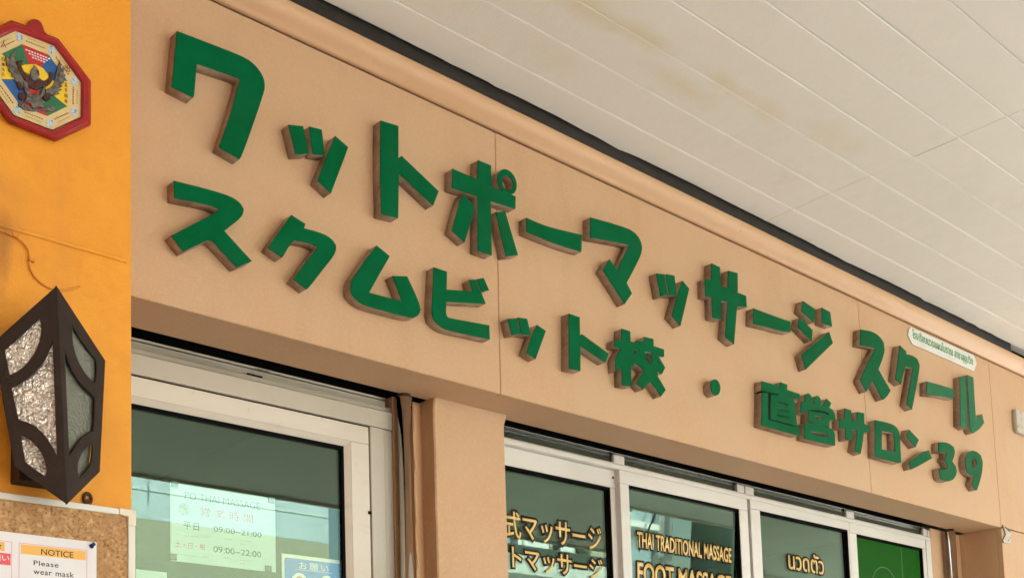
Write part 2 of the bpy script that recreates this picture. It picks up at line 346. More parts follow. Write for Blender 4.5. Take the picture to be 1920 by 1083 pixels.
box('wall', M['return'], -16, -1.6, -6.2, -6.17, 0, 7.9, t, bev=0)
t = empty('grey_green_wall', (16, -8, 0), 'plain wall beyond the grey building, its shade put into a grey-green colour, mirrored in the right panes', 'wall')
box('wall', M['shade_green'], 13.6, 30, -9, -8.2, 0, 8, t, bev=.02)
t = empty('side_wall', (-3.1, -2, 0), 'plain brown unseen wall added across the walkway to block light from the left', 'wall')  # out of view, added to keep light off the left end
box('wall', M['return'], -3.5, -3.2, -3.6, -.2, 0, ZC - .01, t, bev=.01)

# ------------------------------------------------------------------ ceiling of separate boards under a slab
ceil = empty('ceiling', (2, -2, ZC), kind='structure')
box('slab', M['ceiling'], -5.3, 16, CAN, .3, ZC + .014, ZC + .25, ceil, bev=.01)
GW = 0.1537
y = -.080
edges = []
# grooves were read off the sight lines; first groove close to the wall
gy = [ceilpt(xx, 0).y for xx in (736, 910, 1083, 1258, 1432, 1606, 1778)]
ys = [-.052] + gy
while ys[-1] > CAN + .2: ys.append(ys[-1] - GW)
ys.append(CAN)
XS = [-5.2, -1.29, 2.366, 6.02, 9.68, 13.3, 16]
for i in range(len(ys) - 1):
    y1, y0 = ys[i], ys[i + 1]
    near = y0 > -2.6
    xs = XS if near else [XS[0], XS[-1]]
    for j in range(len(xs) - 1):
        bm = bmesh.new(); x0, x1 = xs[j] + .0013, xs[j + 1] - .0013
        c = .0032
        dz = random.uniform(-.0006, .0006)
        sec = [(y1 - .0004, ZC + .013), (y1 - .0004, ZC + .0035 + dz), (y1 - c - .0008, ZC + dz), (y0 + c, ZC + dz), (y0 + .0004, ZC + .0035 + dz), (y0 + .0004, ZC + .013)]
        if i == 0:      # ragged paint edge beside the dark batten
            n = 90; rows = []
            for k in range(n + 1):
                xx = x0 + (x1 - x0) * k / n
                wob = .004 * math.sin(xx * 7.1) * math.sin(xx * 2.3 + 1) + random.uniform(-.0016, .0016)
                if random.random() < .12: wob += random.uniform(0, .006)
                rows.append([bm.verts.new((xx, yy + (wob if q in (0, 1, 2) else 0), zz)) for q, (yy, zz) in enumerate(sec)])
        else:
            rows = [[bm.verts.new((xx, yy, zz)) for yy, zz in sec] for xx in (x0, x1)]
        for a, b in zip(rows, rows[1:]):
            for q in range(6): bm.faces.new((a[q], a[(q + 1) % 6], b[(q + 1) % 6], b[q]))
        bm.faces.new(rows[0]); bm.faces.new(rows[-1])
        link('board', bmesh_mesh(bm, 'board'), M['ceiling'], ceil)
box('fascia_board', M['alu'], -5.3, 16, CAN - .03, CAN - .002, ZC - .02, ZC + .3, ceil, bev=.003)
for k, x in enumerate((-3.0, 8.3)):
    t = empty('canopy_post', (x, CAN + .15, 0), ('slim grey steel post left of the camera holding the canopy edge', 'slim grey steel post at the far right holding the canopy edge')[k], 'post', 'posts under the canopy edge')
    box('shaft', M['alu_grey'], x - .05, x + .05, CAN + .1, CAN + .2, .01, ZC - .01, t, bev=.004)
    box('base_plate', M['alu_grey'], x - .1, x + .1, CAN + .05, CAN + .25, 0.001, .012, t)

# ------------------------------------------------------------------ shop front: beam, seams, cornice, pillar
shop = empty('shop_front', (2, .1, 0), 'peach painted shop front beam and pillars carrying the green letters', 'building')
ZB, ZT = 2.70, 3.478
seams = [1.103, 3.062, 4.178, 5.6]
def fascia_panel(x0, x1, z0, skew0=0, skew1=0):
    bm = bmesh.new(); box_bm(bm, x0, x1, 0, .02, z0, ZT)
    for v in bm.verts:
        s = skew0 if abs(v.co.x - x0) < 1e-6 else skew1
        v.co.x += s * ((v.co.z - z0) / (ZT - z0) - .5)
    bmesh.ops.bevel(bm, geom=list(bm.edges), offset=.0014, segments=2, affect='EDGES')
    link('fascia_panel', bmesh_mesh(bm), M['peach'], shop)
e = .0007
fascia_panel(-1.2, seams[0] - e, ZB, 0, .010)
fascia_panel(seams[0] + e, seams[1] - e, ZB, .010, -.018)
fascia_panel(seams[1] + e, seams[2] - e, ZB, -.018, -.011)
fascia_panel(seams[2] + e, seams[3] - e, ZB + .004, -.011, 0)
fascia_panel(seams[3] + e, 9.5, ZB + .004)
box('beam', M['peach'], -1.2, 9.5, .0205, .171, ZB + .0012, ZT + .1, shop, bev=.001)
# ragged plaster edge along the gap
JX = 4.183
bm = bmesh.new(); box_bm(bm, JX, 9.5, .0215, .35, 0, ZB + .001); box_bm(bm, JX, 9.5, 0, .0205, 0, ZB - .002)
link('side_wall', bmesh_mesh(bm), M['peach'], shop)
# pillar between door and window, with a swollen plaster head
PX0, PX1, PYF = .968, 1.240, .14
bm = bmesh.new()
rows = []
for k in range(25):
    z = 2.7005 - (2.7005) * (k / 24) ** 2.2
    o = .006 * max(0, 1 - (2.70 - z) / .03) if z > 2.67 else 0
    o2 = .0022 * math.sin(z * 23) if z < 2.69 else 0
    rr = .004
    sec = [(PX0 + o2 * .4, .30), (PX0 + o2 * .4, PYF + rr - o), (PX0 + rr + o2 * .4, PYF - o), (PX1 - rr + o * 1.3, PYF - o), (PX1 + o * 1.3, PYF + rr - o), (PX1, .30)]
    rows.append([bm.verts.new((a, b, z)) for a, b in sec])
for a, b in zip(rows, rows[1:]):
    for q in range(6):
        f = bm.faces.new((a[q], a[(q + 1) % 6], b[(q + 1) % 6], b[q])); f.smooth = False
bm.faces.new(rows[0]); bm.faces.new(rows[-1])
link('pillar', bmesh_mesh(bm), M['peach'], shop)
# plaster bead beside the door post
bm = bmesh.new(); prev = None
for k in range(60):
    z = 2.688 - k * .02; x = .932 + .0022 * math.sin(k * .9) + .0015 * math.sin(k * 2.3); wd = .0035 + .0018 * math.sin(k * .5 + 1)
    cur = [bm.verts.new(p) for p in ((x - wd, .20, z), (x - wd * .4, .187, z), (x + wd, .187, z), (PX0 + .001, .20, z))]
    if prev:
        for q in range(3): bm.faces.new((prev[q], prev[q + 1], cur[q + 1], cur[q])).smooth = True
    prev = cur
link('plaster_bead', bmesh_mesh(bm), M['peach_trim'], shop)
box('return_wall', M['peach'], .868, .969, .20, .32, 0, 2.6995, shop, bev=.001)
box('sill_wall', M['peach'], 1.245, JX - .001, .16, .34, 0, 1.0, shop, bev=.003)
box('return_wall', M['peach'], 3.905, JX - .0005, .20, .32, 1.001, 2.6995, shop, bev=.001)
# side jamb facing the camera is the end of side_wall; plaster bead at its back
box('gap_lining', M['void'], -1.2, 3.90, .1655, .30, 2.735, 2.78, shop, bev=0)
box('gap_lining', M['void'], -1.2, 3.90, .235, .30, 2.693, 2.7345, shop, bev=0)
# cornice in lengths with hairline joints
prof = [(0.0, 3.4805), (-.010, 3.4805), (-.013, 3.4825), (-.0165, 3.4862), (-.0205, 3.4898), (-.026, 3.4938), (-.034, 3.4995), (-.0415, 3.5075), (-.0455, 3.5150), (-.0475, 3.5215), (-.0490, 3.5290), (-.0485, 3.5355), (-.0455, 3.5385), (-.030, 3.540), (0.0, 3.540)]
def cornice(x0, x1):
    bm = bmesh.new(); n = max(2, int((x1 - x0) / .05)); rows = []
    for k in range(n + 1):
        x = x0 + (x1 - x0) * k / n; wv = .0011 * math.sin(x * 5.3) + .0006 * math.sin(x * 13)
        rows.append([bm.verts.new((x, yy + (wv if i > 2 else 0), zz + (wv * .5 if i > 2 else 0))) for i, (yy, zz) in enumerate(prof)])
    for a, b in zip(rows, rows[1:]):
        for q in range(len(prof) - 1):
            f = bm.faces.new((a[q], a[q + 1], b[q + 1], b[q])); f.smooth = q > 1
    link('cornice', bmesh_mesh(bm), M['peach_trim'], shop)
cj = [-1.2, W(432, 3, -.04).x, W(1391, 440, -.045).x, 6.4, 9.5]
for a, b in zip(cj, cj[1:]): cornice(a + .0004, b - .0004)
box('shadow_joint', M['void'], -1.2, 9.5, .004, .02, 3.4783, 3.4802, shop, bev=0)
# dark batten between cornice and ceiling, ending far right
XE = W(1893, 655, -.035).x
bm = bmesh.new(); n = 160; rows = []
for k in range(n + 1):
    x = -1.2 + (XE + 1.2) * k / n; d = random.uniform(-.0008, .0008) + .001 * math.sin(x * 3.1)
    rows.append([bm.verts.new(p) for p in ((x, -.02, 3.536), (x, -.0425 + d, 3.536), (x, -.0425 + d, ZC + .012), (x, -.02, ZC + .012))])
for a, b in zip(rows, rows[1:]):
    for q in range(4): bm.faces.new((a[q], a[(q + 1) % 4], b[(q + 1) % 4], b[q]))
bm.faces.new(rows[0]); bm.faces.new(rows[-1])
link('dark_batten', bmesh_mesh(bm), M['batten'], shop)
box('gap_back', M['void'], -1.2, 9.5, .0, .019, 3.541, ZC + .013, shop, bev=0)

# ------------------------------------------------------------------ shop interior
inn = empty('shop_interior', (2, 2, 0), kind='structure')
box('back_wall', M['interior'], -1.5, 6.5, 3.6, 3.8, 0, 3.2, inn, bev=0)
box('interior_ceiling', M['interior'], -1.5, 6.5, .33, 3.6, 2.95, 3.2, inn, bev=0)
box('interior_side', M['interior'], 5.0, 5.2, .33, 3.6, 0, 2.95, inn, bev=0)
box('interior_side', M['interior'], -1.5, -1.3, .33, 3.6, 0, 2.95, inn, bev=0)
box('interior_floor', M['interior_dark'], -1.5, 6.5, .33, 3.6, 0, .02, inn, bev=0)
box('partition', M['interior'], 1.16, 1.20, .35, 3.6, 0, 2.95, inn, bev=0)
box('partition', M['interior_dark'], 1.05, 1.155, .35, 3.6, 0, 2.95, inn, bev=0)
box('lobby_dark_panel', M['interior_dark'], -1.29, 1.045, 2.2, 2.3, 0, 2.94, inn, bev=0)  # dark panels added so the room behind the door reads unlit
box('lobby_dark_panel', M['interior_dark'], -1.29, 1.045, .34, 2.19, 2.86, 2.94, inn, bev=0)
box('bulkhead', M['interior'], 1.16, 5.0, 2.6, 3.0, 2.55, 2.949, inn, bev=.01)
box('shelf_beam', M['interior_dark'], 4.80, 4.99, .5, 3.4, 2.28, 2.40, inn, bev=.01)
box('lintel', M['interior_dark'], -1.3, 3.9, .30, .33, 2.70, 2.95, inn, bev=0)

# ------------------------------------------------------------------ glass door
door = empty('glass_door', (.4, .2, 0), 'white framed glass door under the left end of the peach beam', 'door')
DX = .786
# fixed head, stepped, and fixed right jamb
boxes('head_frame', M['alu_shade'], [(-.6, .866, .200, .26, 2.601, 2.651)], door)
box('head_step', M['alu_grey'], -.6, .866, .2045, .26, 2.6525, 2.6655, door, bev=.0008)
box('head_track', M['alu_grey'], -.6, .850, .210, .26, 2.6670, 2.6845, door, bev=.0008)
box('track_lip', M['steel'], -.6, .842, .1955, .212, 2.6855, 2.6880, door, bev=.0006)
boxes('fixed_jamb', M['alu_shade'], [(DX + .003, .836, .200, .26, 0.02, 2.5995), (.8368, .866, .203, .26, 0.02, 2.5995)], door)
for q, (px, py) in enumerate(((478, 703), (492, 692))):
    c = W(px, py, .2); box('track_slot', M['void'], c.x - .022, c.x + .022, .1992, .2035, c.z - .0015, c.z + .0015, door, bev=0)
leaf = empty('door_leaf', (0, 0, 0)); leaf.parent = door
leaf.location = (0, 0, .03)
DG = .709
def ring(name, m, x0, x1, z0, z1, wdt, y0, y1, parent, top=None, bev=.001):
    tp = top or wdt
    return boxes(name, m, [(x0, x1, y0, y1, z1, z1 + tp), (x1, x1 + wdt, y0, y1, z0, z1 - .0005), (x0 - wdt, x0, y0, y1, z0, z1 - .0005), (x0, x1, y0, y1, z0 - wdt, z0 - .0005)], parent, bev)
boxes('leaf_rail', M['alu'], [(-.5, DX, .204, .245, 2.5475, 2.5965)], leaf)
boxes('leaf_stile', M['alu'], [(DG + .016, DX, .204, .245, .1, 2.5470)], leaf)
bm = bmesh.new()      # sloped glazing bead
for (a, b, c, d) in (((-.5, .205, 2.547), (DG + .0155, .205, 2.547), (DG, .216, 2.533), (-.5, .216, 2.533)),
                     ((DG + .0155, .205, 2.547), (DG + .0155, .205, .1), (DG, .216, .1), (DG, .216, 2.533))):
    lo = [bm.verts.new(p) for p in (a, b, c, d)]; hi = [bm.verts.new((p[0], p[1] + .02, p[2])) for p in (a, b, c, d)]
    bm.faces.new(lo); bm.faces.new(hi)
    for i in range(4): bm.faces.new((lo[i], lo[(i + 1) % 4], hi[(i + 1) % 4], hi[i]))
link('glazing_bead', bmesh_mesh(bm), M['alu'], leaf)
boxes('gasket', M['gasket'], [(-.5, DG, .2145, .232, 2.5235, 2.5325), (DG - .009, DG - .0002, .2145, .232, .1, 2.5230)], leaf, bev=0)
box('pane', M['glass'], -.5, DG - .0092, .221, .226, .1, 2.5232, leaf, bev=0)
box('door_seal', M['void'], DX + .0005, DX + .0025, .212, .25, .05, 2.5998, door, bev=0)
box('door_seal', M['void'], -.6, DX + .002, .210, .25, 2.5968, 2.6005, door, bev=0)
c = W(694, 960, .2); box('lock_notch', M['void'], c.x - .004, c.x + .004, .1995, .21, c.z - .004, c.z + .004, door, bev=0)

# ------------------------------------------------------------------ sliding window
win = empty('sliding_window', (2.6, .2, 1.0), 'white sliding window of four panes with gold lettering under the beam', 'window')
boxes('head_frame', M['alu_win'], [(1.246, 3.905, .2, .27, 2.640, 2.6555)], win)
bm = bmesh.new(); box_bm(bm, 1.246, 3.905, .216, .27, 2.6565, 2.6895); link('track_slot', bmesh_mesh(bm), mat('glossy green black track', (0.02, 0.035, 0.022), .16, var=[(12, (.05, .075, .05), .5, .62, (.25, 1, 1))], spec=.8), win)
box('track_lip', M['steel'], 1.285, 3.86, .1955, .215, 2.6905, 2.6925, win, bev=.0005)
box('slot_lip', M['alu_win'], 1.285, 3.86, .1985, .2155, 2.6562, 2.6578, win, bev=.0004)
for a, b in ((1154, 1174), (1383, 1396), (1398, 1414), (1585, 1599), (1726, 1733), (1734, 1755)):
    xa, xb = W(a, 900, .2).x, W(b, 900, .2).x
    box('track_block', M['alu_win'], xa, xb, .203, .2158, 2.6585, 2.6895, win, bev=.002)
boxes('fixed_jamb', M['alu_win'], [(3.862, 3.905, .2, .27, 1.0, 2.6395)], win)
boxes('sill', M['alu_win'], [(1.246, 3.905, .19, .28, 1.001, 1.04)], win)
film_sash = None
panes = [  # glass left px, glass right px, stile-left px, stile-right px, front Y, glass top z
    (930, 1139, None, 1158, .222, 2.580),
    (1179, 1382, 1162, 1405, .200, 2.594),
    (1425, 1587, 1407, 1597, .200, 2.606),
    (1606, 1728, 1593, 1741, .200, 2.598)]
for i, (gl, gr, s0, s1, Y, zt) in enumerate(panes):
    x0 = 1.10 if i == 0 else W(gl, 950, Y).x; x1 = W(gr + 7, 950 + .26 * (gr - 1139), Y).x
    xl = 1.10 if i == 0 else W(s0, 950, Y).x; xr = W(s1, 950 + .26 * (gr - 1139), Y).x
    if i == 0: x0 = 1.25; xl = 1.246
    if i in (1, 2, 3): x0 = W(gl, {1: 905, 2: 955, 3: 1000}[i], Y).x; xl = W(s0, {1: 905, 2: 955, 3: 1000}[i], Y).x
    sash = empty('sash', (0, 0, 0)); sash.parent = win; sash.location = ((x0 + x1) / 2 - 2.6, Y - .2, .05)
    e = .0007
    boxes('rail', M['alu_win'], [(xl + e, xr - e, Y, Y + .028, zt, 2.6395), (xl + e, xr - e, Y, Y + .028, 1.042, 1.10)], sash)
    boxes('stile', M['alu_win'], [(x1, xr - e, Y, Y + .028, 1.1, zt - .0006)] + ([(xl + e, x0, Y, Y + .028, 1.1, zt - .0006)] if x0 - xl > .008 else []), sash)
    boxes('gasket', M['gasket'], [(x0, x1 - .0002, Y + .002, Y + .024, zt - .009, zt - .0004), (x1 - .007, x1 - .0003, Y + .002, Y + .024, 1.1, zt - .0092)], sash, bev=0)
    bm = bmesh.new(); box_bm(bm, x0, x1 - .0072, Y + .014, Y + .019, 1.1, zt - .0093)
    if i == 1:   # this pane sits a little out of plumb
        for v in bm.verts: v.co.y += (2.45 - v.co.z) * .045
    link('pane', bmesh_mesh(bm), M['glass'], sash)
    if i == 3:
        box('green_film', M['green_film'], x0 + .001, x1 - .012, Y + .0122, Y + .0132, 1.1, zt - .01, sash, bev=0)
box('screw', M['void'], W(1156, 896, .205).x - .003, W(1156, 896, .205).x + .003, .2195, .2225, W(1156, 896, .22).z - .003, W(1156, 896, .22).z + .003, win, bev=0)

# film ring and line in the fourth pane
def arc_pts(cx_, cz_, r, a0, a1, n): return [(cx_ + r * math.cos(a0 + (a1 - a0) * k / n), cz_ + r * math.sin(a0 + (a1 - a0) * k / n)) for k in range(n + 1)]
C0 = W(1656, 1110, .2215); rr = (W(1656, 1063, .2215).z - C0.z)
o_ = arc_pts(C0.x, C0.z, rr * 1.0, 0, 2 * math.pi * .99, 48); i_ = arc_pts(C0.x, C0.z, rr * .965, 0, 2 * math.pi * .99, 48)
wplate('film_ring', M['film_line'], [o_, i_], .2116, .0005, win, bev=.0001)
xl_ = W(1686, 1040, .2215).x
box('film_stripe', M['film_line'], xl_ - .002, xl_ + .002, .2112, .2118, 1.3, W(1685, 1026, .2215).z, win, bev=0)

# gold lettering on the panes (gold fill over a black outline)
def gold_text(s, pl, pr, pt, Y, bold, ob):
    text('lettering_outline', M['black_vinyl'], s, pl, pr, pt, Y - .0004, win, bold=ob, thick=.0005)
    text('lettering', M['gold'], s, pl, pr, pt, Y - .0012, win, bold=bold, thick=.0006)
YL = .2345
gold_text('イ式マッサージ', (914, 1000), (1128, 1022), (914, 950), YL, .010, .085)
gold_text('フットマッサージ', (888, 1054), (1130, 1081), (888, 1012), YL, .010, .085)
gold_text('THAI TRADITIONAL MASSAGE', (1196, 1024), (1372, 1048), (1196, 996), .2125, .020, .095)
gold_text('FOOT MASSAGE', (1199, 1090), (1374, 1116), (1199, 1053), .2125, .022, .090)
for o in list(win.children):      # the words of the second pane follow its slight tilt
    if o.name.startswith('lettering') and 1.8 < o.data.vertices[0].co.x + win.location.x < 2.6:
        for v in o.data.vertices: v.co.y += (2.45 - v.co.z - win.location.z) * .045
gold_text('นวดตัว', (1479, 1065), (1545, 1074), (1479, 1030), .2125, .012, .080)

# ------------------------------------------------------------------ steel posts beside door and window
def pole(x, y_, r, label, zt_):
    t = empty('steel_post', (x, y_, 0), label, 'post', 'polished steel posts under the beam')
    me = cyl_mesh((x, y_, 0.01), (x, y_, zt_), r, seg=40); link('tube', me, M['steel'], t)
    link('cap', cyl_mesh((x, y_, zt_ + .0005), (x, y_, 2.7005), r * .8, seg=32), M['rust'], t)
    link('foot', cyl_mesh((x, y_, 0.0005), (x, y_, .0095), r * 1.6, seg=32), M['alu_grey'], t)
pc = W(764, 900, .165); rp = (W(781, 900, .165) - W(747, 900, .165)).length * .36
pole(pc.x, .172, rp, 'polished steel post between the glass door and the peach pillar', 2.690)
pc2 = W(1782, 1010, .165)
pole(pc2.x, .165, rp, 'polished steel post at the right end of the window', 2.688)

# ------------------------------------------------------------------ orange column at the left
oc = empty('orange_column', (-.5, -.12, 0), 'orange painted wall column at the left with lantern and plaque', 'column')
YC = -.12
XC = W(247.3, 500, YC).x
bm = bmesh.new(); box_bm(bm, -2.6, XC, YC, .15, 0, ZC - .002)
bmesh.ops.bevel(bm, geom=[ed for ed in bm.edges if abs(ed.verts[0].co.x - XC) < 1e-5 and abs(ed.verts[1].co.x - XC) < 1e-5 and abs(ed.verts[0].co.z - ed.verts[1].co.z) > 1], offset=.004, segments=3, affect='EDGES')
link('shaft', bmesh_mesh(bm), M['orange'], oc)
a, b = W(0, 416.5, YC), W(238, 487, YC); a2, b2 = W(0, 425, YC), W(241, 495.5, YC)
box('cable_trunking', M['orange'], -.75, b.x, YC - .0035, YC - .0003, (a2.z + b2.z) / 2, (a.z + b.z) / 2, oc, bev=.0016)

# painted-over cable
cab = empty('wall_cable', W(60, 480, YC), 'thin painted-over cable curling down the orange wall above the lantern', 'cable')
cp = ZP(0, 380, 4.165, [(-60, 195), (0, 217), (40, 230), (75, 247), (120, 265), (160, 292), (195, 325), (222, 375), (233, 430), (232, 490), (245, 530), (275, 580), (320, 622), (370, 655), (430, 675), (500, 680), (560, 672), (622, 652)])
def cr(pts, n=4):
    out = []
    for i in range(len(pts) - 1):
        p0 = pts[max(i - 1, 0)]; p1 = pts[i]; p2 = pts[i + 1]; p3 = pts[min(i + 2, len(pts) - 1)]
        for k in range(n):
            t_ = k / n
            out.append(p1 * 1.0 + (p2 - p0) * .5 * t_ + (p0 * 2 - p1 * 5 + p2 * 4 - p3) * .5 * t_ * t_ + (p1 * 3 - p0 - p2 * 3 + p3) * .5 * t_ ** 3)
    out.append(pts[-1]); return out
tube('strand', M['cable'], cr([W(x, y, YC - .004) for x, y in cp]), .0019, cab)
for q in ((118, 256), (246, 448)):
    c = W(q[0] / 4.165, 380 + q[1] / 4.165, YC - .003); box('cable_clip', M['cable'], c.x - .006, c.x + .006, YC - .008, YC - .0002, c.z - .0035, c.z + .0035, cab, bev=.001)

# ------------------------------------------------------------------ talisman plaque
YPq = YC - .012
tp_c = (270, 541)
def oct_pts(raw): return raw + [(2 * tp_c[0] - a, 2 * tp_c[1] - b) for a, b in raw]
def T(pts): return ZP(0, 20, 4.165, pts)
tal = empty('talisman_plaque', W(65, 149, YC), 'red octagonal plaque with coloured wedges and a grey winged figure, high on the orange wall', 'plaque')
O8 = [(95, 70), (460, 213), (715, 545), (715, 885)]
inner = [(130, 152), (430, 268), (638, 552), (635, 826)]
o8 = oct_pts(O8); i8 = oct_pts(inner)
outer = o8[:1] + [(215, 112), (228, 82), (250, 64), (278, 60), (305, 68), (328, 90), (345, 128), (352, 155), (372, 178)] + o8[1:]
def bulge(pts): return pts
f_ = px_plate('back_plate', M['darkred'], [T(outer)], YPq, .011, tal, bev=.003)
# rolled rim
me = plate_mesh([[(v.x, v.z) for v in (W(*p, YPq - .010) for p in T([((a - tp_c[0]) * .975 + tp_c[0], (b - tp_c[1]) * .975 + tp_c[1]) for a, b in o8]))],
                 [(v.x, v.z) for v in (W(*p, YPq - .010) for p in T([((a - tp_c[0]) * 1.01 + tp_c[0], (b - tp_c[1]) * 1.01 + tp_c[1]) for a, b in i8]))]], .0095, .0035)
me.transform(wall_frame(YPq - .010)); link('rim', me, M['darkred'], tal)
px_plate('cream_field', M['talisman_cream'], [T(i8)], YPq - .0035, .003, tal, bev=.0003)
core = [((a - tp_c[0]) * .70 + tp_c[0], (b - tp_c[1]) * .72 + tp_c[1] + 2) for a, b in i8]
seq = ['t_red', 't_blue', 't_yellow', 't_green', 't_red', 't_blue', 't_yellow', 't_green']
for k in range(8):
    px_plate('wedge', M[seq[k]], [T([core[k], core[(k + 1) % 8], tp_c])], YPq - .0042, .0006, tal, bev=.00005)
for k in range(8):
    px, py = core[k]; ox, oy = i8[k]; cx_, cy_ = (px + ox) / 2, (py + oy) / 2
    px_plate('flame_disc', M['t_pale'], [T([(cx_ + 27 * math.cos(a_), cy_ + 33 * math.sin(a_)) for a_ in [2 * math.pi * q / 14 for q in range(14)]])], YPq - .0042, .0006, tal, bev=.00005)
    # small print between the discs
    nx, ny = i8[(k + 1) % 8]; qx, qy = core[(k + 1) % 8]
    for row, (f1, mm) in enumerate(((.38, 't_brownink'), (.66, 't_gold'))):
        ax, ay = px + (ox - px) * f1, py + (oy - py) * f1; bx, by = qx + (nx - qx) * f1, qy + (ny - qy) * f1
        n = 13; 
        for q in range(3, n - 2):
            if row == 1 and q in (3, 10): continue
            u = q / n; sx_, sy_ = ax + (bx - ax) * u, ay + (by - ay) * u
            dx, dy = (bx - ax) / n * .36, (by - ay) / n * .36
            h1 = 6 + 3 * random.random(); nxx, nyy = (ox - px), (oy - py); ll = math.hypot(nxx, nyy) or 1; nxx /= ll; nyy /= ll
            px_plate('print_mark', M[mm], [T([(sx_ - dx, sy_ - dy), (sx_ + dx, sy_ + dy), (sx_ + dx + nxx * h1, sy_ + dy + nyy * h1), (sx_ - dx + nxx * h1, sy_ - dy + nyy * h1)])], YPq - .0042, .0006, tal, bev=.00004)
text('character', M['t_brownink'], '出', T([(505, 470)])[0], T([(545, 488)])[0], T([(505, 418)])[0], YPq - .0041, tal, thick=.0005)
text('character', M['t_brownink'], '人', T([(8, 278)])[0], T([(50, 290)])[0], T([(8, 220)])[0], YPq - .0041, tal, thick=.0005)
for k in range(4):
    text('character', M['t_brownink'], '五千招来'[k], T([(503, 590 + 42 * k)])[0], T([(528, 600 + 42 * k)])[0], T([(503, 562 + 42 * k)])[0], YPq - .0048, tal, thick=.0005)
    text('character', M['t_brownink'], '日春水火'[k], T([(14, 392 + 38 * k)])[0], T([(38, 400 + 38 * k)])[0], T([(14, 366 + 38 * k)])[0], YPq - .0048, tal, thick=.0005)
for k in range(3):      # white lines of small print on the red wedge
    for q in range(9 - 2 * k):
        x_ = 200 + 22 * q + 25 * k; y_ = 300 + 30 * k + 8.5 * q
        px_plate('print_mark', M['whiteink'], [T([(x_, y_), (x_ + 15, y_ + 5), (x_ + 15, y_ + 14), (x_, y_ + 9)])], YPq - .0048, .0006, tal, bev=.00004)
# winged figure in low relief: halo, wings, body, arms, legs
def fig(mm, pts, d, name='figure_piece', th=.003):
    px_plate(name, M[mm], [T(pts)], YPq - d, th, tal, bev=.0009, rnd=1)
fig('t_yellow', [(165, 430), (200, 418), (280, 418), (340, 450), (378, 500), (385, 545), (340, 550), (300, 520), (240, 500), (190, 480)], .0065, 'halo')
fig('t_maroon', [(130, 395), (160, 385), (185, 390), (165, 420), (175, 460), (215, 500), (250, 520), (300, 540), (350, 545), (380, 520), (385, 480), (410, 475), (418, 510), (405, 560), (370, 590), (330, 600), (290, 620), (230, 600), (200, 550), (150, 480)], .0072, 'torso_cloth')
for s, pts in ((0, [(40, 345), (52, 400), (48, 420), (70, 440), (66, 470), (92, 485), (92, 512), (115, 520), (118, 548), (160, 575), (200, 610), (215, 580), (170, 510), (130, 440), (120, 380), (125, 310), (100, 330), (70, 390)]),
               (1, [(470, 385), (480, 450), (505, 440), (500, 490), (515, 500), (500, 530), (500, 560), (470, 580), (495, 585), (460, 610), (490, 612), (450, 640), (470, 645), (420, 665), (370, 650), (350, 620), (400, 600), (430, 560), (435, 480)])):
    fig('t_grey', pts, .0080, 'wing')
fig('t_grey', [(270, 420), (285, 440), (305, 465), (310, 500), (295, 530), (280, 545), (262, 545), (245, 530), (235, 495), (240, 465), (258, 445)], .0095, 'head')
fig('t_grey', [(190, 540), (215, 560), (225, 620), (250, 660), (275, 640), (310, 660), (330, 620), (345, 580), (360, 600), (350, 650), (320, 690), (350, 710), (340, 760), (300, 745), (285, 770), (255, 760), (240, 720), (200, 720), (180, 760), (165, 740), (200, 690), (215, 660), (190, 620), (180, 570)], .0090, 'body_figure')
for pts in ([(150, 640), (190, 640), (205, 680), (170, 700), (145, 670)], [(360, 640), (395, 645), (395, 690), (360, 705), (335, 680)], [(135, 550), (165, 560), (185, 610), (160, 620), (135, 590)]):
    fig('t_maroon', pts, .0085, 'leg_cloth')
fig('t_grey', [(150, 700), (200, 735), (260, 765), (330, 765), (400, 740), (440, 745), (420, 790), (340, 775), (270, 790), (190, 775), (140, 740)], .0062, 'cloud_base')

# ------------------------------------------------------------------ lantern
Yside, Yr = YC - .07, YC - .115
apex, bott = W(106.4, 535, Yr), W(126, 944.5, Yr)
TL, TR = W(-14, 642, Yside), W(198, 675.6, Yside)
BL, BR = W(26.4, 873, Yside), W(187.7, 883.6, Yside)
lan = empty('wall_lantern', (apex.x, YC, 2.13), 'dark brown metal wall lantern with hammered glass, pointed top and bottom', 'lantern')
def panel(side, corner_t, corner_b, holes, glassm):
    mid = (corner_t + corner_b) / 2
    n = (bott - apex).cross(mid - apex).normalized()
    if n.y > 0: n = -n
    up = (apex - bott).normalized(); rt = up.cross(n).normalized()
    Mx = Matrix(((rt.x, up.x, n.x, apex.x), (rt.y, up.y, n.y, apex.y), (rt.z, up.z, n.z, apex.z), (0, 0, 0, 1)))
    inv = Mx.inverted()
    def loc2(pts): return [(lambda v: (v.x, v.y))(inv @ Wp(x, y, apex, n)) for x, y in pts]
    ct, cbm = (-14, 642) if side == 0 else (198, 675.6), (26.4, 873) if side == 0 else (187.7, 883.6)
    outl = loc2([(106.4, 535), ct, cbm, (126, 944.5)])
    hl = [smooth(loc2(ZP(0, 520, 2.4615, h)), 2, 40) for h in holes]
    me = plate_mesh([outl] + hl, .005, .0009); me.transform(Mx); link('frame', me, M['lantern'], lan)
    for hi_, h in enumerate(hl):
        cx_ = sum(p[0] for p in h) / len(h); cy_ = sum(p[1] for p in h) / len(h)
        big = [(cx_ + (p[0] - cx_) * 1.34, cy_ + (p[1] - cy_) * 1.20) for p in h]
        me = plate_mesh([big], .002, .0002); me.transform(Matrix.Translation((0, 0, -.0062 - .0026 * hi_))); me.transform(Mx); link('glass_pane', me, glassm, lan)
    return n
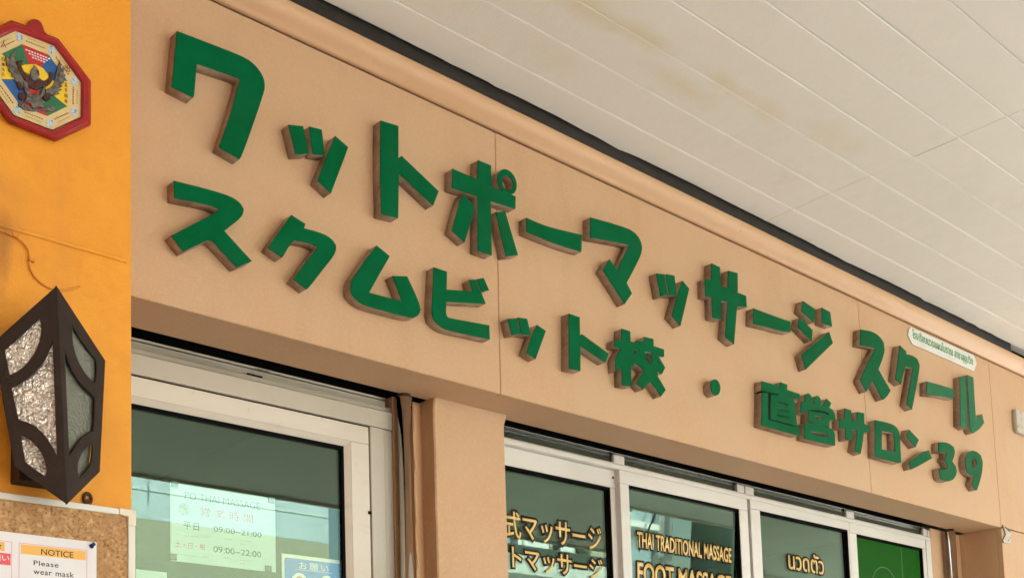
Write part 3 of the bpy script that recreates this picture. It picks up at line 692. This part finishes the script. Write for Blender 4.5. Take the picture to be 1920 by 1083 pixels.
HL = [[(182, 186), (190, 215), (190, 255), (178, 305), (155, 355), (120, 400), (80, 433), (44, 449), (34, 395), (22, 333), (100, 265)],
      [(242, 282), (246, 400), (254, 600), (262, 818), (240, 775), (205, 722), (165, 685), (125, 665), (86, 655), (70, 585), (54, 508), (110, 478), (165, 435), (205, 385), (232, 325)],
      [(97, 724), (130, 738), (165, 770), (192, 808), (210, 855), (215, 895), (207, 914), (160, 882), (118, 850), (105, 785)]]
HR = [[(334, 222), (360, 268), (400, 325), (444, 380), (446, 440), (440, 486), (405, 455), (372, 405), (348, 350), (336, 290)],
      [(302, 338), (318, 395), (345, 452), (385, 505), (438, 552), (436, 640), (430, 706), (390, 725), (355, 765), (322, 822), (314, 650), (306, 480)],
      [(428, 768), (427, 815), (420, 862), (395, 895), (368, 922), (360, 895), (362, 850), (380, 808), (405, 782)]]
panel(0, TL, BL, HL, M['lamp_glass']); panel(1, TR, BR, HR, M['lamp_glass_dull'])
# closed sides back to the wall, folded plates
def quadplate(name, pts, m, parent, th=.004):
    n = (pts[1] - pts[0]).cross(pts[2] - pts[0]).normalized() * th
    bm = bmesh.new(); a_ = [bm.verts.new(p) for p in pts]; b_ = [bm.verts.new(p + n) for p in pts]
    bm.faces.new(a_); bm.faces.new(b_)
    for i in range(len(pts)): bm.faces.new((a_[i], a_[(i + 1) % len(pts)], b_[(i + 1) % len(pts)], b_[i]))
    return link(name, bmesh_mesh(bm), m, parent)
mb0 = W(30, 905, YC - .03); 
box('wall_mount', M['lantern'], mb0.x, mb0.x + .10, YC - .045, YC - .0005, W(30, 899, YC - .04).z, mb0.z + .30, lan, bev=.002)
box('inner_plate', mat('lantern inside', (0.16, 0.13, 0.10), .5), BL.x + .03, BR.x - .02, Yside + .004, Yside + .008, BL.z + .0, TR.z - .04, lan, bev=.001)

# ------------------------------------------------------------------ notice board
YB = YC - .018
nb = empty('notice_board', W(120, 1000, YC), 'cork notice board with cream plastic frame at the lower left', 'notice board')
def S(pts): return ZP(0, 880, 5.334, pts)
zt0 = sum(W(*p, YB).z for p in S([(0, 228), (1190, 378)])) / 2; zt1 = sum(W(*p, YB).z for p in S([(0, 292), (1190, 441)])) / 2
xr0 = W(*S([(1285, 900)])[0], YB).x; xr1 = W(*S([(1356, 900)])[0], YB).x
box('cork_panel', M['cork'], -1.35, xr0 + .002, YB + .004, YC - .0005, 1.15, zt1 + .002, nb, bev=0)
box('frame_rail', M['white_metal'], -1.35, W(*S([(1192, 400)])[0], YB).x, YB, YC - .0008, zt1, zt0, nb, bev=.0016, seg=2)
zc = W(*S([(1320, 560)])[0], YB).z
box('frame_rail', M['white_metal'], xr0, xr1, YB, YC - .0008, 1.15, zc, nb, bev=.0016, seg=2)
px_plate('corner_cap', M['cream_plastic'], [S([(1195, 378), (1230, 384), (1345, 398), (1362, 410), (1362, 560), (1284, 560), (1284, 468), (1195, 443)])], YB - .0015, .017, nb, bev=.0012)

# sheet of paper with print
YS = YB + .0015
sh = empty('notice_sheet', W(100, 1050, YS), 'white mask notice with amber heading pinned to the cork board', 'notice')
pa, pb = W(*S([(0, 620)])[0], YS), W(*S([(966, 717)])[0], YS)
zs = (pa.z + pb.z) / 2
box('paper', M['paper'], -.86, pb.x, YS, YS + .0006, 1.75, zs, sh, bev=0)
def Q(pts): return [(lambda v: (v.x, v.z))(W(*p, YS)) for p in S(pts)]
def rect(x0, y0, x1, y1):     # zoom px: left-top, right-bottom -> level rectangle in the sheet's plane
    a_, b_ = W(*S([(x0, y0)])[0], YS), W(*S([(x1, y1)])[0], YS); return a_.x, b_.x, a_.z, b_.z
xa, xb, zA, _ = rect(190, 727, 870, 1100); zB_ = 1.80
lw = .0009
boxes('border', M['pink'], [(xa, xb, YS - .0003, YS - .0001, zA - lw, zA), (xa, xa + lw, YS - .0003, YS - .0001, zB_, zA - lw), (xb - lw, xb, YS - .0003, YS - .0001, zB_, zA - lw)], sh, bev=0)
xc, _, zA2, _ = rect(120, 718, 125, 1100)
boxes('border', M['pink'], [(-.84, xc, YS - .0003, YS - .0001, zA2 - lw, zA2), (xc - lw, xc, YS - .0003, YS - .0001, zB_, zA2 - lw)], sh, bev=0)
x0_, x1_, zt_, zb_ = rect(210, 742, 857, 905)
box('heading_band', M['amber'], x0_, x1_, YS - .0004, YS - .0001, zb_, zt_, sh, bev=0)
text('heading', M['ink'], 'NOTICE', S([(412, 846)])[0], S([(732, 878)])[0], S([(412, 788)])[0], YS - .0004, sh, thick=.0002, bold=.004)
text('wording', M['ink'], 'Please', S([(337, 952)])[0], S([(585, 974)])[0], S([(337, 903)])[0], YS - .0002, sh, thick=.0002, spacing=1.12, bold=.004)
text('wording', M['ink'], 'wear mask', S([(335, 1040)])[0], S([(737, 1075)])[0], S([(335, 985)])[0], YS - .0002, sh, thick=.0002, spacing=1.12, bold=.004)
x0_, x1_, zt_, zb_ = rect(-260, 690, 45, 812)
box('heading_band', M['amber'], x0_, x1_, YS - .0004, YS - .0001, zb_, zt_, sh, bev=0)
x0_, x1_, zt_, zb_ = rect(-260, 800, 106, 955)
box('red_band', M['redband'], x0_, x1_, YS - .0004, YS - .0001, zb_, zt_, sh, bev=0)
text('heading', M['ink'], 'お知らせ', S([(-215, 765)])[0], S([(18, 790)])[0], S([(-215, 715)])[0], YS - .0004, sh, thick=.0002)
text('wording', M['whiteink'], 'お願い', S([(-165, 890)])[0], S([(92, 922)])[0], S([(-165, 830)])[0], YS - .0004, sh, thick=.0002, bold=.01)
pc_ = W(*S([(912, 765)])[0], YS); pe = W(*S([(940, 740)])[0], YS - .009)
pin = empty('push_pin', pc_, 'dark blue push pin in the upper right corner of the mask notice', 'pin')
link('collar', cyl_mesh(pc_ + Vector((0, -.0003, 0)), pc_ + (pe - pc_) * .25, .0050, .0046), M['pin'], pin)
link('grip', cyl_mesh(pc_ + (pe - pc_) * .25, pe, .0026, .0040), M['pin'], pin)

# rusty eye screw above the board
ec = W(164.5, 934, YC - .004)
es = empty('rusty_eye', ec, 'rusty steel ring screwed to the orange wall just above the board frame', 'ring')
def torus(c, R0, r0, ax2=(1, 0, 0), ax3=(0, 0, 1), n=24, k=8, sy_=1.3):
    bm = bmesh.new(); vv = []
    A_, B_ = Vector(ax2), Vector(ax3); N_ = A_.cross(B_)
    for i in range(n):
        a_ = 2 * math.pi * i / n; d = A_ * math.cos(a_) + B_ * math.sin(a_) * sy_
        vv.append([bm.verts.new(c + d * R0 + (d * math.cos(2 * math.pi * j / k) + N_ * math.sin(2 * math.pi * j / k)) * r0) for j in range(k)])
    for i in range(n):
        for j in range(k):
            bm.faces.new((vv[i][j], vv[(i + 1) % n][j], vv[(i + 1) % n][(j + 1) % k], vv[i][(j + 1) % k])).smooth = True
    return bmesh_mesh(bm)
link('eye_ring', torus(ec, .0078, .0030), M['rust'], es)
link('screw_shank', cyl_mesh(ec + Vector((0, -.001, -.004)), ec + Vector((0, .0035, -.004)), .004), M['rust'], es)

# ------------------------------------------------------------------ opening hours sheet behind the door glass
YH = .236
def H(pts): return ZP(300, 880, 5.3333, pts)
hs = empty('opening_hours_sign', W(415, 980, YH), 'pale green opening hours sheet clipped behind the door glass', 'sign')
h0, h1 = W(*H([(100, 118)])[0], YH), W(*H([(1150, 300)])[0], YH)
hb = W(*H([(90, 905)])[0], YH)
box('sheet', M['sheet'], h0.x + .001, h1.x, YH, YH + .002, hb.z, h0.z, hs, bev=0)
for k, (x_, y_, mm) in enumerate(((145, 148, 'greyink'), (1112, 305, 'greyink'), (128, 870, 'ink'), (1080, 988, 'ink'))):
    c = W(*H([(x_, y_)])[0], YH)
    box('corner_clip', M[mm], c.x - .0095, c.x + .0095, YH - .0035, YH - .0002, c.z - .0082, c.z + .0082, hs, bev=.001)
YT = YH - .0003
text('shop_name', M['greyink'], 'PO THAI MASSAGE', H([(248, 288)])[0], H([(1000, 392)])[0], H([(248, 215)])[0], YT, hs, thick=.0003)
text('title', M['redink2'], '営業時間', H([(405, 462)])[0], H([(930, 545)])[0], H([(405, 368)])[0], YT, hs, thick=.0003, spacing=1.55)
text('wording', M['ink'], '平日', H([(235, 590)])[0], H([(390, 610)])[0], H([(235, 512)])[0], YT, hs, thick=.0003, spacing=1.15)
text('hours', M['ink'], '09:00~21:00', H([(537, 615)])[0], H([(1015, 672)])[0], H([(537, 560)])[0], YT, hs, thick=.0003)
text('wording', M['redink2'], '土・日・祝', H([(152, 770)])[0], H([(452, 802)])[0], H([(152, 708)])[0], YT, hs, thick=.0003)
text('hours', M['ink'], '09:00~22:00', H([(535, 820)])[0], H([(1012, 872)])[0], H([(535, 760)])[0], YT, hs, thick=.0003, bold=.006)
for (x0, y0, x1, mm) in ((240, 655, 400, 'greyink'), (640, 685, 725, 'tealink'), (800, 705, 915, 'greyink'), (805, 740, 875, 'redink2'), (170, 840, 495, 'greyink'), (640, 875, 722, 'tealink'), (805, 900, 915, 'greyink'), (805, 932, 870, 'redink2')):
    n = int((x1 - x0) / 14)
    for q in range(n):
        c = W(*H([(x0 + 14 * q, y0 + 1.6 * q)])[0], YT); box('small_print', M[mm], c.x, c.x + .0012, YT - .0002, YT, c.z - .0016, c.z + random.uniform(.0002, .0014), hs, bev=0)
cl = W(*H([(242, 395)])[0], YT)
dsk = [(cl.x + .0155 * math.cos(2 * math.pi * k / 32), cl.z + .0155 * math.sin(2 * math.pi * k / 32)) for k in range(32)]
wplate('round_logo', mat('grey green seal', (0.22, 0.30, 0.20), .5, var=[(150, (.45, .5, .35), .5, .62)]), [dsk], YT - .0002, .0003, hs, bev=.00005)

# blue request notice in its clear pocket
bn = empty('blue_notice', W(590, 1060, YH), 'blue request notice with white border low on the door glass', 'notice')
def K(pts): return ZP(510, 1020, 10.667, pts)
YK = .234
kx0, kx1, kz = W(*K([(195, 175)])[0], YK).x, W(*K([(1425, 380)])[0], YK).x, W(*K([(195, 172)])[0], YK).z
box('pocket', M['sheet_edge'], kx0, kx1, YK, YK + .0015, kz - .26, kz, bn, bev=0)
box('white_card', M['paper'], kx0 + .003, kx1 - .003, YK - .0006, YK - .0002, kz - .255, kz - .004, bn, bev=0)
bx0, bx1, bz = W(*K([(243, 250)])[0], YK).x, W(*K([(1392, 380)])[0], YK).x, W(*K([(243, 252)])[0], YK).z
def rrect(x0, x1, z0, z1, r, n=6):
    out = []
    for cx_, cz_, a0 in ((x1 - r, z1 - r, 0), (x0 + r, z1 - r, .5), (x0 + r, z0 + r, 1), (x1 - r, z0 + r, 1.5)):
        for k in range(n + 1): a_ = math.pi * (a0 + .5 * k / n); out.append((cx_ + r * math.cos(a_), cz_ + r * math.sin(a_)))
    return out
wplate('blue_field', M['blue'], [rrect(bx0, bx1, bz - .24, bz, .006)], YK - .0010, .0003, bn, bev=.00005)
text('heading', M['whiteink'], 'お願い', K([(540, 492)])[0], K([(1125, 540)])[0], K([(540, 340)])[0], YK - .0012, bn, thick=.0002, spacing=1.35, bold=.008)
ux0, ux1, uz = W(*K([(465, 492)])[0], YK).x, W(*K([(1205, 580)])[0], YK).x, W(*K([(465, 492)])[0], YK).z
box('underline', M['whiteink'], ux0, ux1, YK - .0014, YK - .0011, uz - .0006, uz, bn, bev=0)
for px_ in ((545, 565, 180), (1095, 625, 175)):
    c = W(*K([(px_[0], px_[1])])[0], YK); rr = .0235
    cc = (c.x, c.z - rr)
    wplate('face_outline', M['whiteink'], [[(cc[0] + rr * math.cos(2 * math.pi * k / 40), cc[1] + rr * math.sin(2 * math.pi * k / 40)) for k in range(40)]], YK - .0013, .0003, bn, bev=.00005)
    wplate('face', M['skin'] if px_[0] < 900 else M['blue'], [[(cc[0] + rr * .62 * math.cos(2 * math.pi * k / 32), cc[1] - .001 + rr * .68 * math.sin(2 * math.pi * k / 32)) for k in range(32)]], YK - .0017, .0003, bn, bev=.00005)
# small pale card low at the left of the door glass
cd_ = empty('pale_card', W(275, 1075, YH), 'small pale card at the lower left corner of the door glass', 'card')
c0, c1 = W(255, 1066, YH), W(313, 1073, YH)
box('card', M['sheet'], c0.x, c1.x, YH, YH + .0015, c0.z - .15, c0.z, cd_, bev=0)

# ------------------------------------------------------------------ Thai name plate, right of the upper row
npl = empty('name_plate', W(1765, 655, 0), 'small white plate with green Thai lettering tucked under the cornice', 'sign')
def TH(pts): return ZP(1690, 600, 10.83, pts)
px_plate('plate', M['plate'], [TH([(188, 132), (1408, 680), (1470, 702), (1500, 770), (1535, 885), (1505, 960), (1482, 1030), (1380, 990), (232, 492), (195, 425), (160, 345), (130, 285), (148, 262), (152, 205)])], -.0045, .004, npl, bev=.0008)
text('thai_lettering', M['thai_green'], 'โรงเรียนนวดแผนโบราณ สาขาสุขุมวิท', TH([(235, 412)])[0], TH([(1455, 935)])[0], TH([(235, 185)])[0], -.0046, npl, bold=.018, thick=.0008)

# ------------------------------------------------------------------ box and bracket on the far right wall
jb = empty('junction_box', W(1912, 785, 0), 'weathered white rounded box cut by the right edge of the photo', 'box')
c0, c1 = W(1904, 765, -.02), W(1906, 808, -.02)
wplate('cover', M['box'], [rrect(c0.x, c0.x + .16, c1.z, c0.z, .012)], -.022, .022, jb, bev=.003)
sc_ = W(1908, 799, -.0225); link('screw', cyl_mesh(sc_, sc_ + Vector((0, -.0015, 0)), .003), M['void'], jb)
br = empty('wall_bracket', W(1886, 1000, 0), 'small rusty metal bracket at the corner below the beam, far right', 'bracket')
b0 = W(1882, 985, -.006); b1 = W(1895, 1017, -.006)
px_plate('plate', M['box'], [ZP(1600, 880, 5.334, [(1497, 548), (1560, 600), (1578, 620), (1575, 735), (1510, 730), (1500, 700), (1530, 640)])], -.008, .007, br, bev=.001)
tube('wire', M['batten'], [W(1881, 984, -.004), W(1888, 990, -.012), W(1894, 996, -.012)], .0016, br)
s_ = W(1891, 1012, -.0085); link('screw', cyl_mesh(s_, s_ + Vector((0, -.0015, 0)), .0025), M['rust'], br)

# ------------------------------------------------------------------ the green letters
YF = -.0335
def ell(cx_, cy_, rx, ry, sh_, n=40):
    return [(cx_ + rx * math.cos(2 * math.pi * k / n), cy_ + ry * math.sin(2 * math.pi * k / n) + sh_ * rx * math.cos(2 * math.pi * k / n)) for k in range(n)]
A = (290, 40, 4.0125); B = (520, 210, 4.922); C = (820, 290, 5.414); D = (1080, 390, 4.709); E_ = (1290, 480, 4.924); E2 = (1300, 500, 4.165); Fz = (1580, 600, 4.921)
G = (300, 330, 5.7); Hh = (480, 390, 6.37); I = (640, 450, 5.414); J = (930, 570, 7.735); Kk = (1130, 600, 6.771); Lz = (1400, 700, 8.333); Mz = (1490, 730, 8.333); Nz = (1610, 770, 9.027); Oz = (1730, 820, 9.843)
LET = [
 ('upper', 'large katakana wa, first and biggest letter of the upper row', [
   (A, [[(168, 72), (400, 160), (560, 222), (660, 262), (730, 303), (785, 360), (820, 420), (832, 475), (826, 535), (660, 1010), (640, 1036), (485, 946), (565, 720), (632, 480), (643, 437), (628, 424), (318, 320), (300, 560), (290, 573), (128, 492), (150, 280)]])]),
 ('upper', 'small katakana tsu of three strokes between the big wa and to', [
   (B, [[(103, 116), (240, 130), (292, 378), (284, 384), (170, 388)]]), (B, [[(295, 132), (412, 162), (440, 402), (327, 385)]]), (B, [[(537, 219), (657, 325), (497, 748), (370, 630), (480, 350)]])]),
 ('upper', 'tall katakana to in the upper row left of the beam seam', [
   (B, [[(955, 77), (1120, 128), (1120, 425), (1148, 402), (1492, 730), (1440, 862), (1124, 565), (1118, 978), (962, 940), (948, 500)]])]),
 ('upper', 'katakana po with a small ring at its upper right, over the beam seam', [
   (C, [[(415, 54), (548, 108), (552, 328), (797, 420), (795, 548), (545, 470), (555, 1020), (412, 970), (412, 420), (150, 335), (155, 140), (408, 250)]]),
   (C, [[(262, 398), (378, 512), (362, 620), (280, 888), (150, 770), (215, 520)]]), (C, [[(596, 582), (690, 572), (822, 1018), (700, 1030), (640, 780)]]),
   (C, [ell(713, 275, 99, 126, .36), ell(717, 285, 56, 74, .36)])]),
 ('upper', 'long dash letter between po and ma, just right of the beam seam', [
   (C, [[(905, 637), (1045, 700), (1150, 735), (1300, 772), (1470, 812), (1465, 985), (1300, 935), (1120, 870), (908, 782)]])]),
 ('upper', 'katakana ma, large hooked letter in the middle of the upper row', [
   (D, [[(128, 80), (300, 128), (460, 178), (515, 210), (558, 258), (582, 315), (586, 375), (560, 450), (450, 660), (497, 752), (432, 845), (240, 545), (298, 452), (368, 545), (470, 325), (400, 308), (128, 258)]])]),
 ('upper', 'small katakana tsu between ma and the cross-shaped sa', [
   (D, [[(710, 576), (783, 582), (812, 765), (748, 780)]]), (D, [[(799, 582), (872, 594), (890, 770), (825, 765)]]), (D, [[(942, 638), (1002, 712), (925, 1038), (848, 950), (905, 735)]])]),
 ('upper', 'katakana sa with two uprights in the upper row', [
   (E_, [[(220, 64), (297, 102), (305, 270), (368, 295), (375, 132), (460, 155), (462, 335), (538, 365), (545, 470), (455, 462), (428, 812), (345, 745), (368, 420), (310, 410), (305, 585), (230, 568), (222, 380), (162, 370), (157, 210), (215, 218)]])]),
 ('upper', 'dash letter between sa and ji in the upper row', [
   (E_, [[(605, 480), (780, 545), (950, 605), (948, 703), (860, 690), (740, 655), (605, 624)]])]),
 ('upper', 'katakana ji of four separate strokes, last before the wide gap', [
   (E_, [[(1065, 412), (1178, 490), (1163, 612), (1047, 505)]]), (E_, [[(1033, 566), (1152, 680), (1145, 782), (1016, 655)]]), (E_, [[(1237, 472), (1315, 515), (1332, 650), (1240, 615)]]), (E_, [[(1305, 697), (1340, 802), (1090, 1045), (1050, 910)]])]),
 ('upper', 'katakana su crossing the right beam seam, under it lies sa', [
   (E2, [[(1307, 487), (1400, 503), (1455, 540), (1488, 590), (1496, 650), (1480, 720), (1447, 798), (1543, 966), (1505, 1025), (1480, 1037), (1403, 885), (1352, 975), (1305, 880), (1365, 745), (1425, 632), (1302, 608)]])]),
 ('upper', 'narrow katakana ku below the white Thai plate', [
   (Fz, [[(530, 230), (590, 290), (588, 312), (645, 322), (690, 355), (712, 410), (708, 480), (642, 822), (592, 772), (650, 435), (577, 430), (540, 590), (487, 543)]])]),
 ('upper', 'short bluish green dash letter under the Thai plate', [
   (Fz, [[(778, 563), (900, 595), (1027, 635), (1025, 724), (900, 697), (778, 683)]])]),
 ('upper', 'katakana ru of two faded bars, last letter of the upper row', [
   (Fz, [[(1084, 520), (1131, 528), (1146, 700), (1142, 1000), (1128, 1000), (1087, 963)]]),
   (Fz, [[(1150, 502), (1207, 525), (1217, 700), (1228, 865), (1232, 908), (1287, 862), (1307, 945), (1265, 1005), (1205, 1042), (1185, 1025), (1170, 960), (1163, 750), (1152, 560)]])]),
 ('lower', 'katakana su, first letter of the lower row at far left', [
   (G, [[(150, 48), (400, 110), (640, 175), (780, 225), (860, 285), (898, 350), (890, 410), (850, 460), (690, 585), (985, 908), (825, 975), (560, 690), (510, 682), (465, 708), (250, 805), (120, 635), (360, 510), (560, 410), (635, 350), (520, 305), (155, 232)]])]),
 ('lower', 'katakana ku with blunt notch, second letter of the lower row', [
   (Hh, [[(425, 80), (595, 188), (578, 240), (720, 275), (840, 320), (915, 375), (958, 440), (960, 500), (925, 580), (800, 735), (630, 955), (605, 968), (450, 848), (600, 640), (740, 460), (630, 410), (455, 385), (400, 450), (325, 580), (312, 590), (145, 470), (240, 330)]])]),
 ('lower', 'katakana mu, open triangle shape below the tall to', [
   (I, [[(360, 52), (495, 162), (400, 325), (285, 530), (615, 620), (570, 490), (520, 362), (670, 365), (730, 490), (795, 640), (808, 710), (788, 762), (735, 790), (600, 762), (250, 668), (170, 620), (110, 555), (90, 490), (105, 400), (260, 180)]])]),
 ('lower', 'katakana bi with two small ticks at its upper right', [
   (I, [[(940, 273), (1075, 318), (1072, 500), (1335, 520), (1300, 402), (1364, 398), (1470, 645), (1070, 625), (1063, 735), (1080, 780), (1120, 793), (1505, 862), (1510, 1008), (1300, 960), (1070, 912), (990, 865), (935, 800), (918, 740), (930, 500)]]), (I, [[(1380, 394), (1447, 380), (1503, 508), (1428, 522)]])]),
 ('lower', 'small katakana tsu just right of the seam in the lower row', [
   (J, [[(172, 212), (300, 205), (358, 430), (230, 443)]]), (J, [[(322, 190), (455, 208), (510, 452), (370, 428)]]), (J, [[(600, 297), (727, 385), (580, 792), (440, 700), (530, 440)]])]),
 ('lower', 'katakana to in the lower row beside the dense school character', [
   (J, [[(1060, 133), (1218, 188), (1222, 450), (1250, 430), (1638, 715), (1590, 845), (1228, 605), (1228, 968), (1062, 930), (1062, 500)]])]),
 ('lower', 'dense kanji for school with tiny openings before the round dot', [
   (Kk, [[(245, 105), (353, 138), (358, 268), (412, 285), (430, 260), (525, 275), (530, 208), (648, 235), (650, 325), (782, 368), (782, 465), (712, 460), (797, 600), (755, 682), (702, 645), (700, 705), (805, 885), (740, 968), (690, 880), (610, 780), (560, 820), (515, 880), (430, 795), (525, 640), (470, 575), (415, 552), (367, 590), (365, 840), (250, 820), (243, 598), (172, 645), (160, 490), (225, 370), (222, 348), (150, 335), (152, 250), (240, 250)],
        [(370, 400), (405, 402), (430, 368), (460, 375), (405, 428)], [(535, 398), (635, 408), (608, 460), (635, 515), (605, 558), (548, 495), (572, 460)]])]),
 ('lower', 'round green dot alone in the lower row', [(E2, [ell(175, 939, 38, 62, .22)])]),
 ('lower', 'boxy kanji with three slots, right of the round dot', [
   (Lz, [[(240, 116), (420, 165), (505, 198), (530, 130), (637, 168), (635, 250), (832, 318), (832, 398), (745, 385), (645, 345), (725, 390), (755, 440), (782, 700), (792, 798), (833, 865), (830, 962), (800, 968), (235, 806), (243, 292), (340, 306), (342, 718), (740, 828), (782, 830), (775, 812), (374, 710), (380, 318), (505, 338), (507, 316), (345, 285), (235, 262)],
        [(485, 430), (645, 478), (645, 495), (480, 448)], [(485, 535), (655, 590), (655, 605), (482, 552)], [(480, 628), (665, 680), (665, 700), (480, 648)]])]),
 ('lower', 'kanji with three knobs on top, between the boxy kanji and sa', [
   (Mz, [[(105, 182), (165, 190), (160, 100), (185, 60), (225, 55), (262, 95), (270, 210), (302, 215), (302, 125), (335, 92), (378, 98), (408, 140), (412, 242), (440, 248), (505, 138), (578, 210), (545, 280), (600, 315), (635, 390), (642, 485), (600, 475), (560, 465), (545, 500), (545, 590), (600, 620), (632, 690), (636, 872), (590, 868), (152, 765), (150, 520), (205, 525), (300, 548), (303, 530), (210, 505), (212, 400), (222, 330), (200, 325), (180, 372), (90, 348)],
        [(240, 310), (400, 322), (500, 350), (538, 378), (530, 400), (490, 375), (390, 342), (240, 328)], [(325, 408), (430, 420), (440, 472), (330, 445)], [(255, 648), (515, 690), (518, 745), (255, 680)], [(440, 558), (520, 578), (518, 590), (438, 572)]])]),
 ('lower', 'katakana sa in the lower row left of the square ro', [
   (Mz, [[(785, 288), (885, 320), (890, 470), (975, 492), (980, 345), (1090, 365), (1090, 535), (1165, 560), (1185, 600), (1170, 665), (1085, 660), (1065, 850), (1035, 1005), (940, 945), (968, 780), (970, 625), (900, 620), (908, 775), (815, 785), (800, 775), (790, 605), (705, 600), (700, 455), (785, 450)]])]),
 ('lower', 'square katakana ro with one open window in its middle', [
   (Nz, [[(280, 150), (420, 178), (560, 215), (635, 260), (680, 330), (697, 400), (712, 640), (725, 872), (690, 880), (280, 765)], [(395, 335), (595, 370), (620, 690), (395, 645)]])]),
 ('lower', 'katakana n of two separate strokes before the digit three', [
   (Nz, [[(855, 308), (1025, 487), (965, 612), (812, 425)]]), (Nz, [[(1190, 660), (1245, 800), (920, 980), (885, 985), (855, 872), (1080, 690)]])]),
 ('lower', 'green digit three near the end of the lower row', [
   (Oz, [[(295, 85), (400, 78), (500, 105), (575, 170), (600, 250), (590, 340), (550, 430), (610, 520), (635, 620), (610, 720), (550, 785), (460, 805), (370, 785), (330, 740), (310, 640), (300, 560), (350, 575), (440, 580), (468, 545), (450, 480), (400, 420), (395, 400), (440, 330), (440, 280), (400, 260), (295, 268)]])]),
 ('lower', 'green digit nine, last character of the lower row', [
   (Oz, [[(930, 233), (1010, 258), (1075, 320), (1110, 430), (1112, 540), (1090, 700), (1030, 900), (1005, 968), (975, 960), (915, 850), (950, 715), (880, 685), (820, 620), (790, 510), (790, 380), (830, 280), (880, 242)], ell(952, 465, 46, 82, .12, 24)])]),
]
for li, (row, lab, strokes) in enumerate(LET):
    w0 = []
    for (z, loops) in strokes: w0 += [W(*p, YF) for p in ZP(*z, loops[0])]
    base = Vector(((min(v.x for v in w0) + max(v.x for v in w0)) / 2, 0, min(v.z for v in w0)))
    t = empty('sign_letter', base, 'green raised ' + lab, 'sign letter', 'green letters of the %s row' % row)
    for si, (z, loops) in enumerate(strokes):
        ring_ = (li == 3 and si == 3)
        yf = YF + (.0012 if ring_ else 0)
        L2 = [smooth([(lambda v: (v.x, v.z))(W(*p, YF)) for p in ZP(*z, lp)], 2, 33) for lp in loops]
        me = plate_mesh(L2, .0325 + (yf - YF) * 0 - (.0012 if ring_ else 0), .0005); me.transform(wall_frame(yf + .0032))
        st = link('stroke', me, M['return'], t)
        me = plate_mesh(L2, .0030, .0007); me.transform(wall_frame(yf))
        link('face', me, M['green_old'] if li in (12, 13) else M['green'], st)
        if li in (22, 23):
            for lp in ([loops[1], loops[2], loops[3]] if li == 22 else [loops[1], loops[4]]):
                me = plate_mesh([[(v.x, v.z) for v in (W(*p, YF) for p in ZP(*z, lp))]], .02, 0); me.transform(wall_frame(yf + .0035)); link('slot_fill', me, M['void'], st)
            if li == 22:
                for lp in ([(240, 264), (345, 287), (507, 318), (505, 337), (378, 314), (243, 292)], [(341, 300), (378, 312), (373, 711), (341, 719)], [(341, 702), (373, 711), (776, 812), (782, 829), (740, 827), (341, 719)]):
                    me = plate_mesh([[(v.x, v.z) for v in (W(*p, YF) for p in ZP(*z, lp))]], .02, 0); me.transform(wall_frame(yf + .0036)); link('slot_fill', me, M['void'], st)
